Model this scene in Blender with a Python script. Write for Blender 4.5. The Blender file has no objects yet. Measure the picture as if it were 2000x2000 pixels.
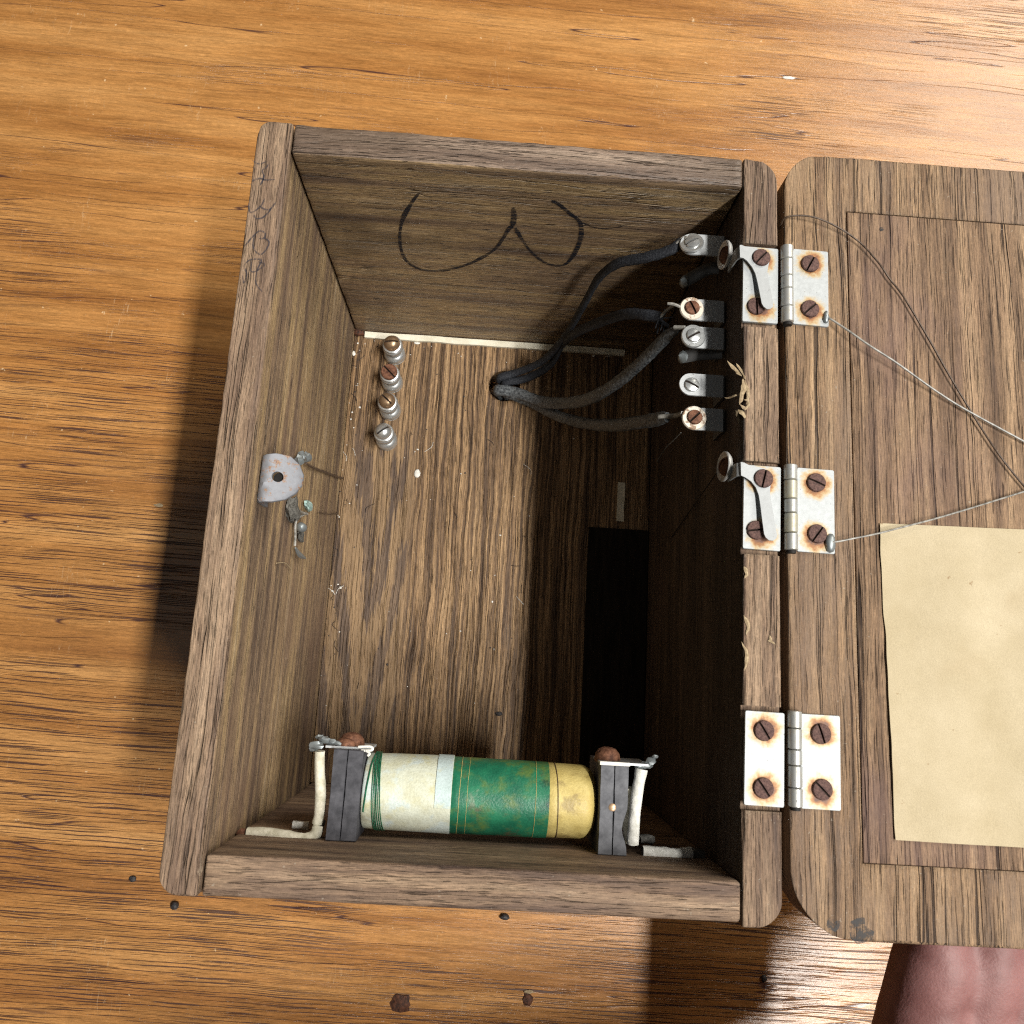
import bpy, bmesh, math, random
from mathutils import Vector, Matrix, noise as mnoise
random.seed(7)
SC = bpy.context.scene
COL = SC.collection
S = 0.001                                   # everything below is written in millimetres

# ------------------------------------------------------------------ camera
def rot3(rx, ry, rz):
    return (Matrix.Rotation(rz, 3, 'Z') @ Matrix.Rotation(ry, 3, 'Y') @ Matrix.Rotation(rx, 3, 'X'))
RIM = 160.0                                 # height of the box rim above the table
FLOOR = 13.4                                # height of the box floor above the table
W, H = 180.0, 248.0
XL, XR, YB, YT = 11.7, 168.0, 11.5, 236.0   # inner faces of the box walls
CR = rot3(0.1924, -0.0403, 0.0573)
CC = Vector((87.27, 68.2, 247.55 + RIM))
CF = 1567.8                                 # focal length in pixels of the 2000 px photograph
def hit(u, v, axis, val):
    d = CR @ Vector(((u - 1000) / CF, (1000 - v) / CF, -1))
    return CC + d * ((val - CC[axis]) / d[axis])
def P(u, v, z):
    return hit(u, v, 2, z)
cam = bpy.data.cameras.new('camera'); camo = bpy.data.objects.new('camera', cam); COL.objects.link(camo)
camo.matrix_world = Matrix.Translation(CC * S) @ CR.to_4x4()
cam.sensor_width = 36; cam.lens = CF / 2000 * 36
cam.clip_start = 0.005; cam.clip_end = 50
cam.dof.use_dof = True; cam.dof.focus_distance = 0.315; cam.dof.aperture_fstop = 26
SC.camera = camo

# ------------------------------------------------------------------ world and lamps
wd = bpy.data.worlds.new('World'); SC.world = wd; wd.use_nodes = True
bg = wd.node_tree.nodes['Background']; bg.inputs[0].default_value = (1.0, 0.97, 0.92, 1); bg.inputs[1].default_value = 0.016
def area(name, loc, target, sx, sy, power, col):
    l = bpy.data.lights.new(name, 'AREA'); l.shape = 'RECTANGLE'; l.size = sx; l.size_y = sy; l.energy = power; l.color = col
    o = bpy.data.objects.new(name, l); COL.objects.link(o); o.location = Vector(loc)
    d = Vector(target) - Vector(loc); o.rotation_euler = d.to_track_quat('-Z', 'Y').to_euler()
    return o
for ly, ll, lp in ((-0.08, 0.70, 76), (-0.92, 0.62, 56)):          # two tubes of one ceiling row
    k = area('ceiling_strip_lamp', (1.17, ly, 2.5), (1.17, ly, 0), 0.17, ll, lp, (1.0, 0.96, 0.90))
    k.rotation_euler = (0, 0, 0)
f2 = area('far_ceiling_lamp', (2.3, 2.3, 2.2), (0.15, 0.3, 0), 1.8, 1.6, 100, (1.0, 0.93, 0.82))
f3 = area('left_ceiling_glow', (-0.85, -0.25, 2.6), (-0.85, -0.25, 0), 1.3, 2.2, 3.0, (1.0, 0.97, 0.92))
f3.rotation_euler = (0, 0, 0)
vs = SC.view_settings
vs.view_transform = 'Standard'; vs.look = 'None'; vs.exposure = 0; vs.gamma = 1; vs.use_curve_mapping = False

# ------------------------------------------------------------------ node helpers
class NT:
    def __init__(s, name):
        m = bpy.data.materials.new(name); m.use_nodes = True; s.m = m; s.t = m.node_tree; s.t.nodes.clear()
        s.out = s.n('ShaderNodeOutputMaterial'); s.b = s.n('ShaderNodeBsdfPrincipled'); s.l(s.b.outputs[0], s.out.inputs[0])
    def n(s, typ, **kw):
        x = s.t.nodes.new(typ)
        for a, b in kw.items(): setattr(x, a, b)
        return x
    def l(s, a, b): s.t.links.new(a, b)
    def set(s, sock, v):
        if hasattr(v, 'is_linked') or isinstance(v, bpy.types.NodeSocket): s.l(v, sock)
        elif isinstance(v, (tuple, list)) and len(v) == 3 and sock.type == 'RGBA': sock.default_value = (*v, 1)
        else: sock.default_value = v
    def m_(s, op, a, b=0.0, c=0.0, clamp=False):
        x = s.n('ShaderNodeMath', operation=op); x.use_clamp = clamp
        s.set(x.inputs[0], a); s.set(x.inputs[1], b); s.set(x.inputs[2], c); return x.outputs[0]
    def ss(s, x, lo, hi, a=0.0, b=1.0):
        r = s.n('ShaderNodeMapRange', interpolation_type='SMOOTHSTEP')
        for i, v in enumerate((x, lo, hi, a, b)): s.set(r.inputs[i], v)
        return r.outputs[0]
    def xyz(s, v):
        x = s.n('ShaderNodeSeparateXYZ'); s.l(v, x.inputs[0]); return x.outputs
    def comb(s, x, y, z):
        c = s.n('ShaderNodeCombineXYZ')
        for i, v in enumerate((x, y, z)): s.set(c.inputs[i], v)
        return c.outputs[0]
    def mm(s):                                  # object coordinates in millimetres
        tc = s.n('ShaderNodeTexCoord'); v = s.n('ShaderNodeVectorMath', operation='SCALE')
        s.l(tc.outputs['Object'], v.inputs[0]); v.inputs['Scale'].default_value = 1000; return v.outputs[0]
    def noise(s, v, scale=1.0, detail=3.0, rough=0.55, dist=0.0):
        x = s.n('ShaderNodeTexNoise'); s.set(x.inputs['Vector'], v); s.set(x.inputs['Scale'], scale)
        x.inputs['Detail'].default_value = detail; x.inputs['Roughness'].default_value = rough; x.inputs['Distortion'].default_value = dist
        return x.outputs[0]
    def ramp(s, f, stops):
        r = s.n('ShaderNodeValToRGB'); s.l(f, r.inputs[0]); e = r.color_ramp.elements
        while len(e) < len(stops): e.new(0.5)
        for q, (p, c) in zip(e, stops): q.position = p; q.color = (*c, 1)
        return r.outputs[0]
    def mix(s, f, a, b, mode='MIX'):
        x = s.n('ShaderNodeMix', data_type='RGBA', blend_type=mode); s.set(x.inputs[0], f); s.set(x.inputs[6], a); s.set(x.inputs[7], b)
        return x.outputs[2]
    def bump(s, h, dist_mm, strength=1.0):
        b = s.n('ShaderNodeBump'); b.inputs['Strength'].default_value = strength; b.inputs['Distance'].default_value = dist_mm * S
        s.l(h, b.inputs['Height']); s.l(b.outputs[0], s.b.inputs['Normal'])
    def fin(s, col=None, rough=None, metal=None, spec=None, coat=None):
        for k_, v in (('Base Color', col), ('Roughness', rough), ('Metallic', metal), ('Specular IOR Level', spec), ('Coat Weight', coat)):
            if v is not None: s.set(s.b.inputs[k_], v)
        return s.m

def wood(name, grain, tones, seed=0.0, s1=(0.012, 0.22), s2=(0.05, 1.3), s3=(0.11, 3.0), warp=7.0, pore=(0.60, 0.70), porecol=(0.02, 0.012, 0.01),
         porestr=0.8, crack=None, crackcol=(0.015, 0.01, 0.008), fine=(0.72, 1.25), rough=(0.6, 0.85), spec=0.35, blotch=None, bump=0.25, extra=None, ang=0.0, porespread=None, inner=None, micro=(0.68, 1.30), edge=0.0):
    """procedural board: tones = colour ramp stops along the broad streaks"""
    t = NT(name); p = t.mm()
    if ang:
        vr = t.n('ShaderNodeVectorRotate', rotation_type='Z_AXIS'); t.l(p, vr.inputs['Vector']); vr.inputs['Angle'].default_value = ang; p = vr.outputs[0]
    x, y, z = t.xyz(p)
    if grain == 'x': g, a, b = x, y, z
    elif grain == 'y': g, a, b = y, x, z
    else: g, a, b = z, x, y
    def st(sg, sa, off=0.0):
        return t.comb(t.m_('MULTIPLY', g, sg), t.m_('MULTIPLY', aw, sa), t.m_('MULTIPLY_ADD', b, sa * 0.9, seed + off))
    w0 = t.noise(t.comb(t.m_('MULTIPLY', g, 0.007), t.m_('MULTIPLY', a, 0.02), t.m_('MULTIPLY_ADD', b, 0.02, seed + 3.1)), 1, 2)
    w1 = t.noise(t.comb(t.m_('MULTIPLY', g, 0.05), t.m_('MULTIPLY', a, 0.1), t.m_('MULTIPLY_ADD', b, 0.1, seed + 8.7)), 1, 2)
    aw = t.m_('ADD', a, t.m_('ADD', t.m_('MULTIPLY_ADD', w0, warp, -warp / 2), t.m_('MULTIPLY_ADD', w1, warp * 0.22, -warp * 0.11)))
    n1 = t.noise(st(*s1), 1, 4, 0.6)
    n2 = t.noise(st(*s2, 11.3), 1, 3, 0.6)
    n3 = t.noise(st(*s3, 23.9), 1, 2, 0.5)
    c = t.ramp(n1, tones)
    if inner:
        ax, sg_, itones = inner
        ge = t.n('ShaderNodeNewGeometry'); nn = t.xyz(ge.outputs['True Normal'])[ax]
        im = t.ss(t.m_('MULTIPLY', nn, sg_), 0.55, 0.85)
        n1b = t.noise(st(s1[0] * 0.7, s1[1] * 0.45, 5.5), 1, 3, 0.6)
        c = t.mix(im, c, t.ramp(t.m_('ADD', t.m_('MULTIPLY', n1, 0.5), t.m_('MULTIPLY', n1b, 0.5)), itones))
    c = t.mix(1.0, c, t.ramp(n2, [(0.30, (fine[0],) * 3), (0.70, (fine[1],) * 3)]), 'MULTIPLY')
    n6 = t.noise(st(0.30, 4.2, 31.0), 1, 2, 0.6)
    c = t.mix(1.0, c, t.ramp(n6, [(0.32, (micro[0],) * 3), (0.68, (micro[1],) * 3)]), 'MULTIPLY')
    n7 = t.noise(p, 1.6, 3, 0.7)
    c = t.mix(1.0, c, t.ramp(n7, [(0.30, (0.84,) * 3), (0.70, (1.16,) * 3)]), 'MULTIPLY')
    if edge:
        ge2 = t.n('ShaderNodeNewGeometry')
        c = t.mix(t.m_('MULTIPLY', t.ss(t.m_('ADD', ge2.outputs['Pointiness'], t.m_('MULTIPLY_ADD', n7, 0.10, -0.05)), 0.53, 0.60), edge), c, (0.42, 0.33, 0.235))
    pm = t.ss(n3, pore[0], pore[1])
    if porespread is not None:
        pn = t.noise(st(0.006, porespread, 41.0), 1, 2)
        pm = t.m_('MULTIPLY', pm, t.ss(t.m_('ADD', pn, t.ss(y, 200.0, 330.0, 0.08, -0.12)), 0.40, 0.58, 0.06, 1.0))
    c = t.mix(t.m_('MULTIPLY', pm, porestr), c, porecol)
    h = t.m_('SUBTRACT', t.m_('ADD', t.m_('MULTIPLY', n2, 0.6), t.m_('MULTIPLY', n6, 0.35)), pm)
    if crack:
        sg, sa, wd_, strg = crack
        n4 = t.noise(st(sg, sa, 57.7), 1, 3, 0.5)
        n5 = t.noise(st(sg * 2.5, sa * 0.7, 71.0), 1, 2)
        line = t.m_('MULTIPLY', t.ss(t.m_('ABSOLUTE', t.m_('SUBTRACT', n4, 0.5)), 0.0, wd_, 1.0, 0.0), t.ss(n5, 0.36, 0.46))
        c = t.mix(t.m_('MULTIPLY', line, strg), c, crackcol)
        h = t.m_('SUBTRACT', h, t.m_('MULTIPLY', line, 1.5))
    if blotch:
        bs, bc, bf = blotch
        nb = t.noise(t.comb(t.m_('MULTIPLY', g, bs * 0.5), t.m_('MULTIPLY', a, bs), t.m_('MULTIPLY_ADD', b, bs, seed + 90)), 1, 4, 0.6)
        c = t.mix(t.m_('MULTIPLY', t.ss(nb, 0.45, 0.68), bf), c, bc)
    sp = t.noise(p, 0.9, 2, 0.5)
    c = t.mix(t.ss(sp, 0.70, 0.76, 0, 0.5), c, (0.35, 0.31, 0.25))
    if extra: c, h = extra(t, p, c, h)
    r = t.m_('ADD', t.m_('MULTIPLY', n2, rough[1] - rough[0]), rough[0])
    r = t.m_('ADD', r, t.m_('MULTIPLY', pm, 0.2), clamp=True)
    t.bump(h, bump)
    return t.fin(c, r, 0.0, spec)

# ------------------------------------------------------------------ mesh helpers
def mesh_obj(name, verts, faces, mat, parent=None, smooth=False, org=None):
    """verts in mm, world frame (or already local when org is given)"""
    o0 = Vector((0, 0, 0)) if parent is None else parent['o'] if False else ORG.get(parent.name, Vector((0, 0, 0)))
    if org is not None: o0 = Vector(org)
    me = bpy.data.meshes.new(name); me.from_pydata([tuple((Vector(v) - o0) * S) for v in verts], [], faces); me.update()
    if smooth:
        for q in me.polygons: q.use_smooth = True
    o = bpy.data.objects.new(name, me); COL.objects.link(o)
    if isinstance(mat, (list, tuple)):
        for m in mat: me.materials.append(m)
    else: me.materials.append(mat)
    if parent is not None:
        o.parent = parent
        if parent.type != 'EMPTY': pass
        ORG[o.name] = ORG.get(parent.name, Vector((0, 0, 0)))
    else: ORG[o.name] = o0; o.location = o0 * S
    return o
ORG = {}
def tag(o, label, cat, group=None, kind=None):
    o['label'] = label; o['category'] = cat
    if group: o['group'] = group
    if kind: o['kind'] = kind
    return o
def thing(name, loc, label, cat, group=None):
    o = bpy.data.objects.new(name, None); COL.objects.link(o); o.empty_display_size = 0.01
    o.location = Vector(loc) * S; ORG[o.name] = Vector(loc)
    return tag(o, label, cat, group)
def place(me, name, loc, parent, rotm=None):
    """an object that shares the mesh me (built round its own origin), loc in world mm"""
    o = bpy.data.objects.new(name, me); COL.objects.link(o)
    po = ORG.get(parent.name, Vector((0, 0, 0))) if parent else Vector((0, 0, 0))
    M = Matrix.Translation((Vector(loc) - po) * S)
    if rotm is not None: M = M @ rotm.to_4x4()
    o.parent = parent; o.matrix_local = M
    if parent is None: o.matrix_world = M
    ORG[o.name] = Vector(loc)
    return o
def lattice(a, b, cell, near):
    L = b - a; n = max(1, round(L / cell)); c = [a + L * i / n for i in range(n + 1)]
    for d in near:
        c += [a + d, b - d]
    c = sorted(c); out = [c[0]]
    for q in c[1:]:
        if q - out[-1] > 0.12: out.append(q)
    out[-1] = b
    return out
def board(name, x0, x1, y0, y1, z0, z1, mat, parent, r=0.9, corners=(), cell=3.0, wob=0.12, wear=0.5, seed=0.0, cutters=(), z_n=None):
    near = (r * 0.3, r)
    xs = lattice(x0, x1, cell, near); ys = lattice(y0, y1, cell, near); zs = lattice(z0, z1, z_n or cell, near)
    for (cx, cy, R) in corners:
        for L, c in ((xs, cx), (ys, cy)):
            sgn = 1 if abs(c - L[0]) < abs(c - L[-1]) else -1
            L += [c + sgn * R * q for q in (0.02, 0.08, 0.18, 0.32, 0.5, 0.75, 1.0) if L[0] < c + sgn * R * q < L[-1]]; L.sort()
            i = 1
            while i < len(L):
                if L[i] - L[i - 1] < 0.1: del L[i]
                else: i += 1
    idx = {}; V = []; F = []
    lo = Vector((x0, y0, z0)); hi = Vector((x1, y1, z1))
    def vert(i, j, k_):
        key = (i, j, k_)
        if key in idx: return idx[key]
        p = Vector((xs[i], ys[j], zs[k_]))
        for (cx, cy, R) in corners:
            ox = cx + R if abs(cx - x0) < 0.1 else cx - R; oy = cy + R if abs(cy - y0) < 0.1 else cy - R
            dx, dy = p.x - ox, p.y - oy
            if dx * (cx - ox) > 0 and dy * (cy - oy) > 0:
                d = math.hypot(dx, dy); m = max(abs(dx), abs(dy))
                if d > 1e-6: p.x = ox + dx / d * m; p.y = oy + dy / d * m
        rr = r
        q = Vector([min(max(p[i_], lo[i_] + rr), hi[i_] - rr) for i_ in range(3)])
        d = p - q
        on = sum(1 for i_ in range(3) if abs(d[i_]) > rr * 0.05)
        if d.length > rr: p = q + d.normalized() * rr
        nz = mnoise.noise_vector(Vector((p.x * 0.03 + seed, p.y * 0.03, p.z * 0.03))) * wob
        p = p + nz
        if on >= 2:
            w = max(0.0, mnoise.noise(Vector((p.x * 0.11 + seed, p.y * 0.11, p.z * 0.11))) + 0.25 * mnoise.noise(p * 0.6)) * wear
            p = p - d.normalized() * w
        idx[key] = len(V); V.append(p); return idx[key]
    nx, ny, nz_ = len(xs) - 1, len(ys) - 1, len(zs) - 1
    for i in range(nx):
        for j in range(ny):
            F.append([vert(i, j, nz_), vert(i + 1, j, nz_), vert(i + 1, j + 1, nz_), vert(i, j + 1, nz_)])
            F.append([vert(i, j + 1, 0), vert(i + 1, j + 1, 0), vert(i + 1, j, 0), vert(i, j, 0)])
    for i in range(nx):
        for k_ in range(nz_):
            F.append([vert(i, 0, k_), vert(i + 1, 0, k_), vert(i + 1, 0, k_ + 1), vert(i, 0, k_ + 1)])
            F.append([vert(i, ny, k_ + 1), vert(i + 1, ny, k_ + 1), vert(i + 1, ny, k_), vert(i, ny, k_)])
    for j in range(ny):
        for k_ in range(nz_):
            F.append([vert(0, j, k_ + 1), vert(0, j + 1, k_ + 1), vert(0, j + 1, k_), vert(0, j, k_)])
            F.append([vert(nx, j, k_), vert(nx, j + 1, k_), vert(nx, j + 1, k_ + 1), vert(nx, j, k_ + 1)])
    o = mesh_obj(name, V, F, mat, parent, smooth=True)
    if cutters: cut(o, cutters)
    return o
def cut(o, cutters):
    """subtract closed meshes (verts, faces in world mm) from o"""
    tmp = []
    o0 = ORG[o.name]
    bpy.context.view_layer.update()
    for v, f in cutters:
        me = bpy.data.meshes.new('cutter'); me.from_pydata([tuple(Vector(q) * S) for q in v], [], f); me.update()
        bm = bmesh.new(); bm.from_mesh(me); bmesh.ops.recalc_face_normals(bm, faces=bm.faces); bm.to_mesh(me); bm.free()
        c = bpy.data.objects.new('cutter', me); COL.objects.link(c); tmp.append(c)
        md = o.modifiers.new('cut', 'BOOLEAN'); md.operation = 'DIFFERENCE'; md.object = c; md.solver = 'EXACT'
    dg = bpy.context.evaluated_depsgraph_get(); dg.update()
    me = bpy.data.meshes.new_from_object(o.evaluated_get(dg))
    old = o.data; o.modifiers.clear(); me.name = old.name; o.data = me; bpy.data.meshes.remove(old)
    for c in tmp: m = c.data; bpy.data.objects.remove(c); bpy.data.meshes.remove(m)
def box_vf(x0, x1, y0, y1, z0, z1):
    v = [(x, y, z) for z in (z0, z1) for y in (y0, y1) for x in (x0, x1)]
    return v, [[0, 2, 3, 1], [4, 5, 7, 6], [0, 1, 5, 4], [2, 6, 7, 3], [0, 4, 6, 2], [1, 3, 7, 5]]
def lathe_vf(prof, n=24, closed=True):
    """prof: (radius, height) from bottom to top, round +Z"""
    v = []; f = []; rings = []
    for r, z in prof:
        if r < 1e-6: rings.append([len(v)]); v.append((0, 0, z))
        else: rings.append(list(range(len(v), len(v) + n))); v += [(r * math.cos(2 * math.pi * i / n), r * math.sin(2 * math.pi * i / n), z) for i in range(n)]
    for A, B in zip(rings, rings[1:]):
        for i in range(n):
            j = (i + 1) % n
            if len(A) == 1 and len(B) == 1: continue
            if len(A) == 1: f.append([A[0], B[j], B[i]])
            elif len(B) == 1: f.append([A[i], A[j], B[0]])
            else: f.append([A[i], A[j], B[j], B[i]])
    if closed and len(rings[0]) > 1: f.append(list(reversed(rings[0])))
    if closed and len(rings[-1]) > 1: f.append(rings[-1])
    return v, f
def xf(vf, M=None, t=(0, 0, 0)):
    M = M or Matrix.Identity(3); t = Vector(t)
    return [M @ Vector(q) + t for q in vf[0]], vf[1]
def join(*vfs):
    v = []; f = []
    for a, b in vfs:
        n = len(v); v += list(a); f += [[i + n for i in q] for q in b]
    return v, f
def plate_vf(outline, z0, z1, bev=0.0):
    """flat plate from a counter-clockwise outline (x,y)"""
    n = len(outline)
    if bev:
        c = Vector((sum(p[0] for p in outline) / n, sum(p[1] for p in outline) / n))
        inner = []
        for p in outline:
            d = c - Vector(p[:2]); inner.append(Vector(p[:2]) + d.normalized() * bev)
        v = [(p[0], p[1], z0) for p in outline] + [(p[0], p[1], z1 - bev) for p in outline] + [(p.x, p.y, z1) for p in inner]
        f = [list(range(n - 1, -1, -1)), list(range(2 * n, 3 * n))]
        for k_ in (0, n):
            f += [[k_ + i, k_ + (i + 1) % n, k_ + n + (i + 1) % n, k_ + n + i] for i in range(n)]
        return v, f
    v = [(p[0], p[1], z0) for p in outline] + [(p[0], p[1], z1) for p in outline]
    f = [list(range(n - 1, -1, -1)), list(range(n, 2 * n))] + [[i, (i + 1) % n, n + (i + 1) % n, n + i] for i in range(n)]
    return v, f
def catmull(pts, n=8):
    pts = [Vector(p) for p in pts]; out = []
    for i in range(len(pts) - 1):
        p0 = pts[max(i - 1, 0)]; p1 = pts[i]; p2 = pts[i + 1]; p3 = pts[min(i + 2, len(pts) - 1)]
        for k_ in range(n):
            t = k_ / n
            out.append(0.5 * ((2 * p1) + (p2 - p0) * t + (2 * p0 - 5 * p1 + 4 * p2 - p3) * t * t + (-p0 + 3 * p1 - 3 * p2 + p3) * t ** 3))
    out.append(pts[-1]); return out
def tube_vf(pts, rad, n=8, cap=True, rough=0.0, flat=1.0, seed=0):
    """rad: number or list per point"""
    pts = [Vector(p) for p in pts]; m = len(pts); v = []; f = []
    up = None
    for i, p in enumerate(pts):
        d = (pts[min(i + 1, m - 1)] - pts[max(i - 1, 0)]).normalized()
        if up is None: up = Vector((0, 0, 1)) if abs(d.z) < 0.9 else Vector((1, 0, 0))
        sx = d.cross(up).normalized(); up = sx.cross(d).normalized()
        r = rad[i] if isinstance(rad, (list, tuple)) else rad
        for k_ in range(n):
            a = 2 * math.pi * k_ / n
            q = r
            if rough: q *= 1 + rough * mnoise.noise(Vector((p.x * 0.5 + seed, p.y * 0.5 + k_ * 0.9, p.z * 0.5)))
            v.append(p + sx * math.cos(a) * q + up * math.sin(a) * q * flat)
    for i in range(m - 1):
        for k_ in range(n):
            j = (k_ + 1) % n; f.append([i * n + k_, i * n + j, (i + 1) * n + j, (i + 1) * n + k_])
    if cap: f.append(list(range(n - 1, -1, -1))); f.append([(m - 1) * n + i for i in range(n)])
    return v, f
def fixn(o):
    bm = bmesh.new(); bm.from_mesh(o.data); bmesh.ops.recalc_face_normals(bm, faces=bm.faces); bm.to_mesh(o.data); bm.free(); return o
def autosmooth(o, deg=35):
    bm = bmesh.new(); bm.from_mesh(o.data); bmesh.ops.recalc_face_normals(bm, faces=bm.faces)
    for e in bm.edges:
        e.smooth = not (len(e.link_faces) == 2 and e.calc_face_angle(0) > math.radians(deg))
    for q in bm.faces: q.smooth = True
    bm.to_mesh(o.data); bm.free(); return o
def part(name, vf, mat, parent, smooth=True, deg=35, label=None):
    o = mesh_obj(name, vf[0], vf[1], mat, parent)
    if smooth: autosmooth(o, deg)
    else: fixn(o)
    if label: o['label'] = label
    return o
def blob_vf(c, r, sub=2, amp=0.25, seed=0.0, scale=(1, 1, 1), fr=0.9):
    bm = bmesh.new(); bmesh.ops.create_icosphere(bm, subdivisions=sub, radius=1.0)
    v = []
    for q in bm.verts:
        d = q.co.normalized(); k_ = 1 + amp * mnoise.noise(d * fr * 1.6 + Vector((seed, seed * 1.7, 0))) + amp * 0.5 * mnoise.noise(d * 4 + Vector((seed, 0, 3)))
        v.append(Vector(c) + Vector((d.x * scale[0], d.y * scale[1], d.z * scale[2])) * r * k_)
    f = [[w.index for w in q.verts] for q in bm.faces]; bm.free(); return v, f

# ------------------------------------------------------------------ materials
def table_extra(t, p, c, h):
    x, y, z = t.xyz(p)
    # light surface scratches and bleached marks in the varnish
    q = t.comb(t.m_('MULTIPLY', x, 0.35), t.m_('MULTIPLY', y, 0.035), 4.0)
    n = t.noise(q, 1, 2); m = t.noise(p, 0.035, 2)
    line = t.m_('MULTIPLY', t.ss(t.m_('ABSOLUTE', t.m_('SUBTRACT', n, 0.5)), 0.0, 0.006, 1, 0), t.ss(m, 0.58, 0.68))
    c = t.mix(t.m_('MULTIPLY', line, 0.4), c, (0.75, 0.55, 0.33))
    s = t.noise(p, 0.22, 3, 0.6)
    c = t.mix(t.ss(s, 0.70, 0.74, 0, 0.55), c, (0.8, 0.6, 0.36))
    return c, h
M_table = wood('table_oak', 'x', [(0.25, (0.22, 0.090, 0.026)), (0.42, (0.32, 0.143, 0.041)), (0.55, (0.40, 0.192, 0.060)), (0.75, (0.50, 0.265, 0.095))],
               seed=2.0, s1=(0.004, 0.06), s2=(0.06, 1.0), s3=(0.020, 1.75), warp=4, pore=(0.545, 0.60), porecol=(0.042, 0.016, 0.014), porestr=0.9,
               crack=(0.0022, 0.060, 0.0055, 0.9), crackcol=(0.040, 0.017, 0.022), fine=(0.74, 1.22), rough=(0.20, 0.34), spec=0.5, bump=0.10, extra=table_extra, ang=math.radians(1.2), porespread=0.02, micro=(0.74, 1.24))
GREY = [(0.28, (0.072, 0.046, 0.035)), (0.42, (0.150, 0.098, 0.065)), (0.54, (0.225, 0.152, 0.098)), (0.72, (0.34, 0.242, 0.160))]
M_left = wood('rim_oak_left', 'y', GREY, seed=5, porestr=0.6, edge=0.7, bump=0.4, crack=(0.004, 0.20, 0.012, 0.45), rough=(0.45, 0.8), blotch=(0.025, (0.16, 0.100, 0.070), 0.55), inner=(0, 1.0, [(0.34, (0.070, 0.046, 0.035)), (0.42, (0.165, 0.113, 0.075)), (0.49, (0.26, 0.178, 0.105)), (0.56, (0.36, 0.250, 0.128)), (0.66, (0.47, 0.36, 0.235))]))
M_right = wood('rim_oak_right', 'y', GREY, seed=15, inner=(0, -1.0, [(0.32, (0.022, 0.015, 0.010)), (0.5, (0.055, 0.037, 0.024)), (0.68, (0.11, 0.077, 0.050))]), porestr=0.6, edge=0.7, bump=0.4, crack=(0.004, 0.22, 0.012, 0.6), blotch=(0.03, (0.10, 0.065, 0.05), 0.5))  # inner face darkened in colour to deepen the shade on that side
M_top = wood('rim_oak_top', 'x', [(0.25, (0.055, 0.040, 0.033)), (0.42, (0.125, 0.088, 0.066)), (0.56, (0.20, 0.145, 0.108)), (0.75, (0.29, 0.22, 0.165))], seed=25, s1=(0.008, 0.18), edge=0.6, bump=0.4, crack=(0.004, 0.16, 0.012, 0.5), rough=(0.22, 0.62), blotch=(0.022, (0.06, 0.040, 0.026), 0.6), inner=(1, -1.0, [(0.34, (0.070, 0.046, 0.035)), (0.42, (0.165, 0.113, 0.075)), (0.49, (0.26, 0.178, 0.105)), (0.56, (0.36, 0.250, 0.128)), (0.66, (0.47, 0.36, 0.235))]))
M_bot = wood('rim_oak_bottom', 'x', GREY, seed=35, porestr=0.6, edge=0.7, bump=0.4, crack=(0.005, 0.18, 0.010, 0.4), blotch=(0.03, (0.12, 0.08, 0.065), 0.5))
def floor_extra(t, p, c, h):
    x, y, z = t.xyz(p)                         # object frame: box root at (90,124,0)
    nw = t.noise(t.comb(t.m_('MULTIPLY', x, 0.10), t.m_('MULTIPLY', y, 0.02), 1.0), 1, 4, 0.6)
    nj = t.noise(t.comb(t.m_('MULTIPLY', x, 0.9), t.m_('MULTIPLY', y, 0.03), 5.0), 1, 3, 0.6)
    # cathedral figure on the left third of the floor board
    ax = t.m_('ABSOLUTE', t.m_('ADD', x, 58.0))
    tt = t.m_('ADD', t.m_('SUBTRACT', t.m_('MULTIPLY', t.m_('ADD', y, 88.0), 0.0135), t.m_('MULTIPLY', ax, 0.085)), t.m_('MULTIPLY_ADD', nw, 1.5, -0.75))
    tt = t.m_('ADD', tt, t.m_('MULTIPLY_ADD', nj, 0.9, -0.45))
    reg = t.m_('MULTIPLY', t.ss(x, -44.0, -38.0, 1, 0), t.ss(y, 38.0, 70.0, 1, 0))
    fine_ = t.noise(t.comb(t.m_('MULTIPLY', x, 2.2), t.m_('MULTIPLY', y, 0.06), 9.0), 1, 2)
    tan = t.ramp(fine_, [(0.35, (0.19, 0.120, 0.064)), (0.6, (0.32, 0.212, 0.112))])
    drk = t.ramp(fine_, [(0.35, (0.060, 0.042, 0.034)), (0.65, (0.13, 0.090, 0.066))])
    band = t.m_('SINE', t.m_('MULTIPLY', tt, 5.4))
    fig = t.mix(t.ss(band, -0.45, -0.05), drk, tan)
    c = t.mix(t.m_('MULTIPLY', reg, 0.72), c, fig)
    return c, h
M_floor = wood('floor_oak', 'y', [(0.32, (0.062, 0.036, 0.020)), (0.43, (0.115, 0.068, 0.036)), (0.51, (0.22, 0.134, 0.066)), (0.60, (0.34, 0.215, 0.108)), (0.78, (0.42, 0.285, 0.155))],
               seed=45, s1=(0.012, 0.62), s2=(0.045, 1.9), s3=(0.10, 3.2), warp=8, crack=(0.004, 0.30, 0.020, 0.6), crackcol=(0.05, 0.032, 0.022), rough=(0.45, 0.75), spec=0.4, porestr=0.6, extra=floor_extra, bump=0.4)
M_lid = wood('lid_oak', 'y', [(0.28, (0.090, 0.053, 0.030)), (0.42, (0.165, 0.101, 0.056)), (0.55, (0.235, 0.150, 0.083)), (0.72, (0.34, 0.228, 0.130))],
             seed=55, s1=(0.007, 0.22), s3=(0.05, 2.0), pore=(0.60, 0.66), porestr=0.7, crack=(0.0022, 0.20, 0.013, 0.95), crackcol=(0.022, 0.013, 0.010), rough=(0.5, 0.8), blotch=(0.02, (0.17, 0.125, 0.10), 0.45), bump=0.5, edge=0.5, warp=5)
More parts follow.
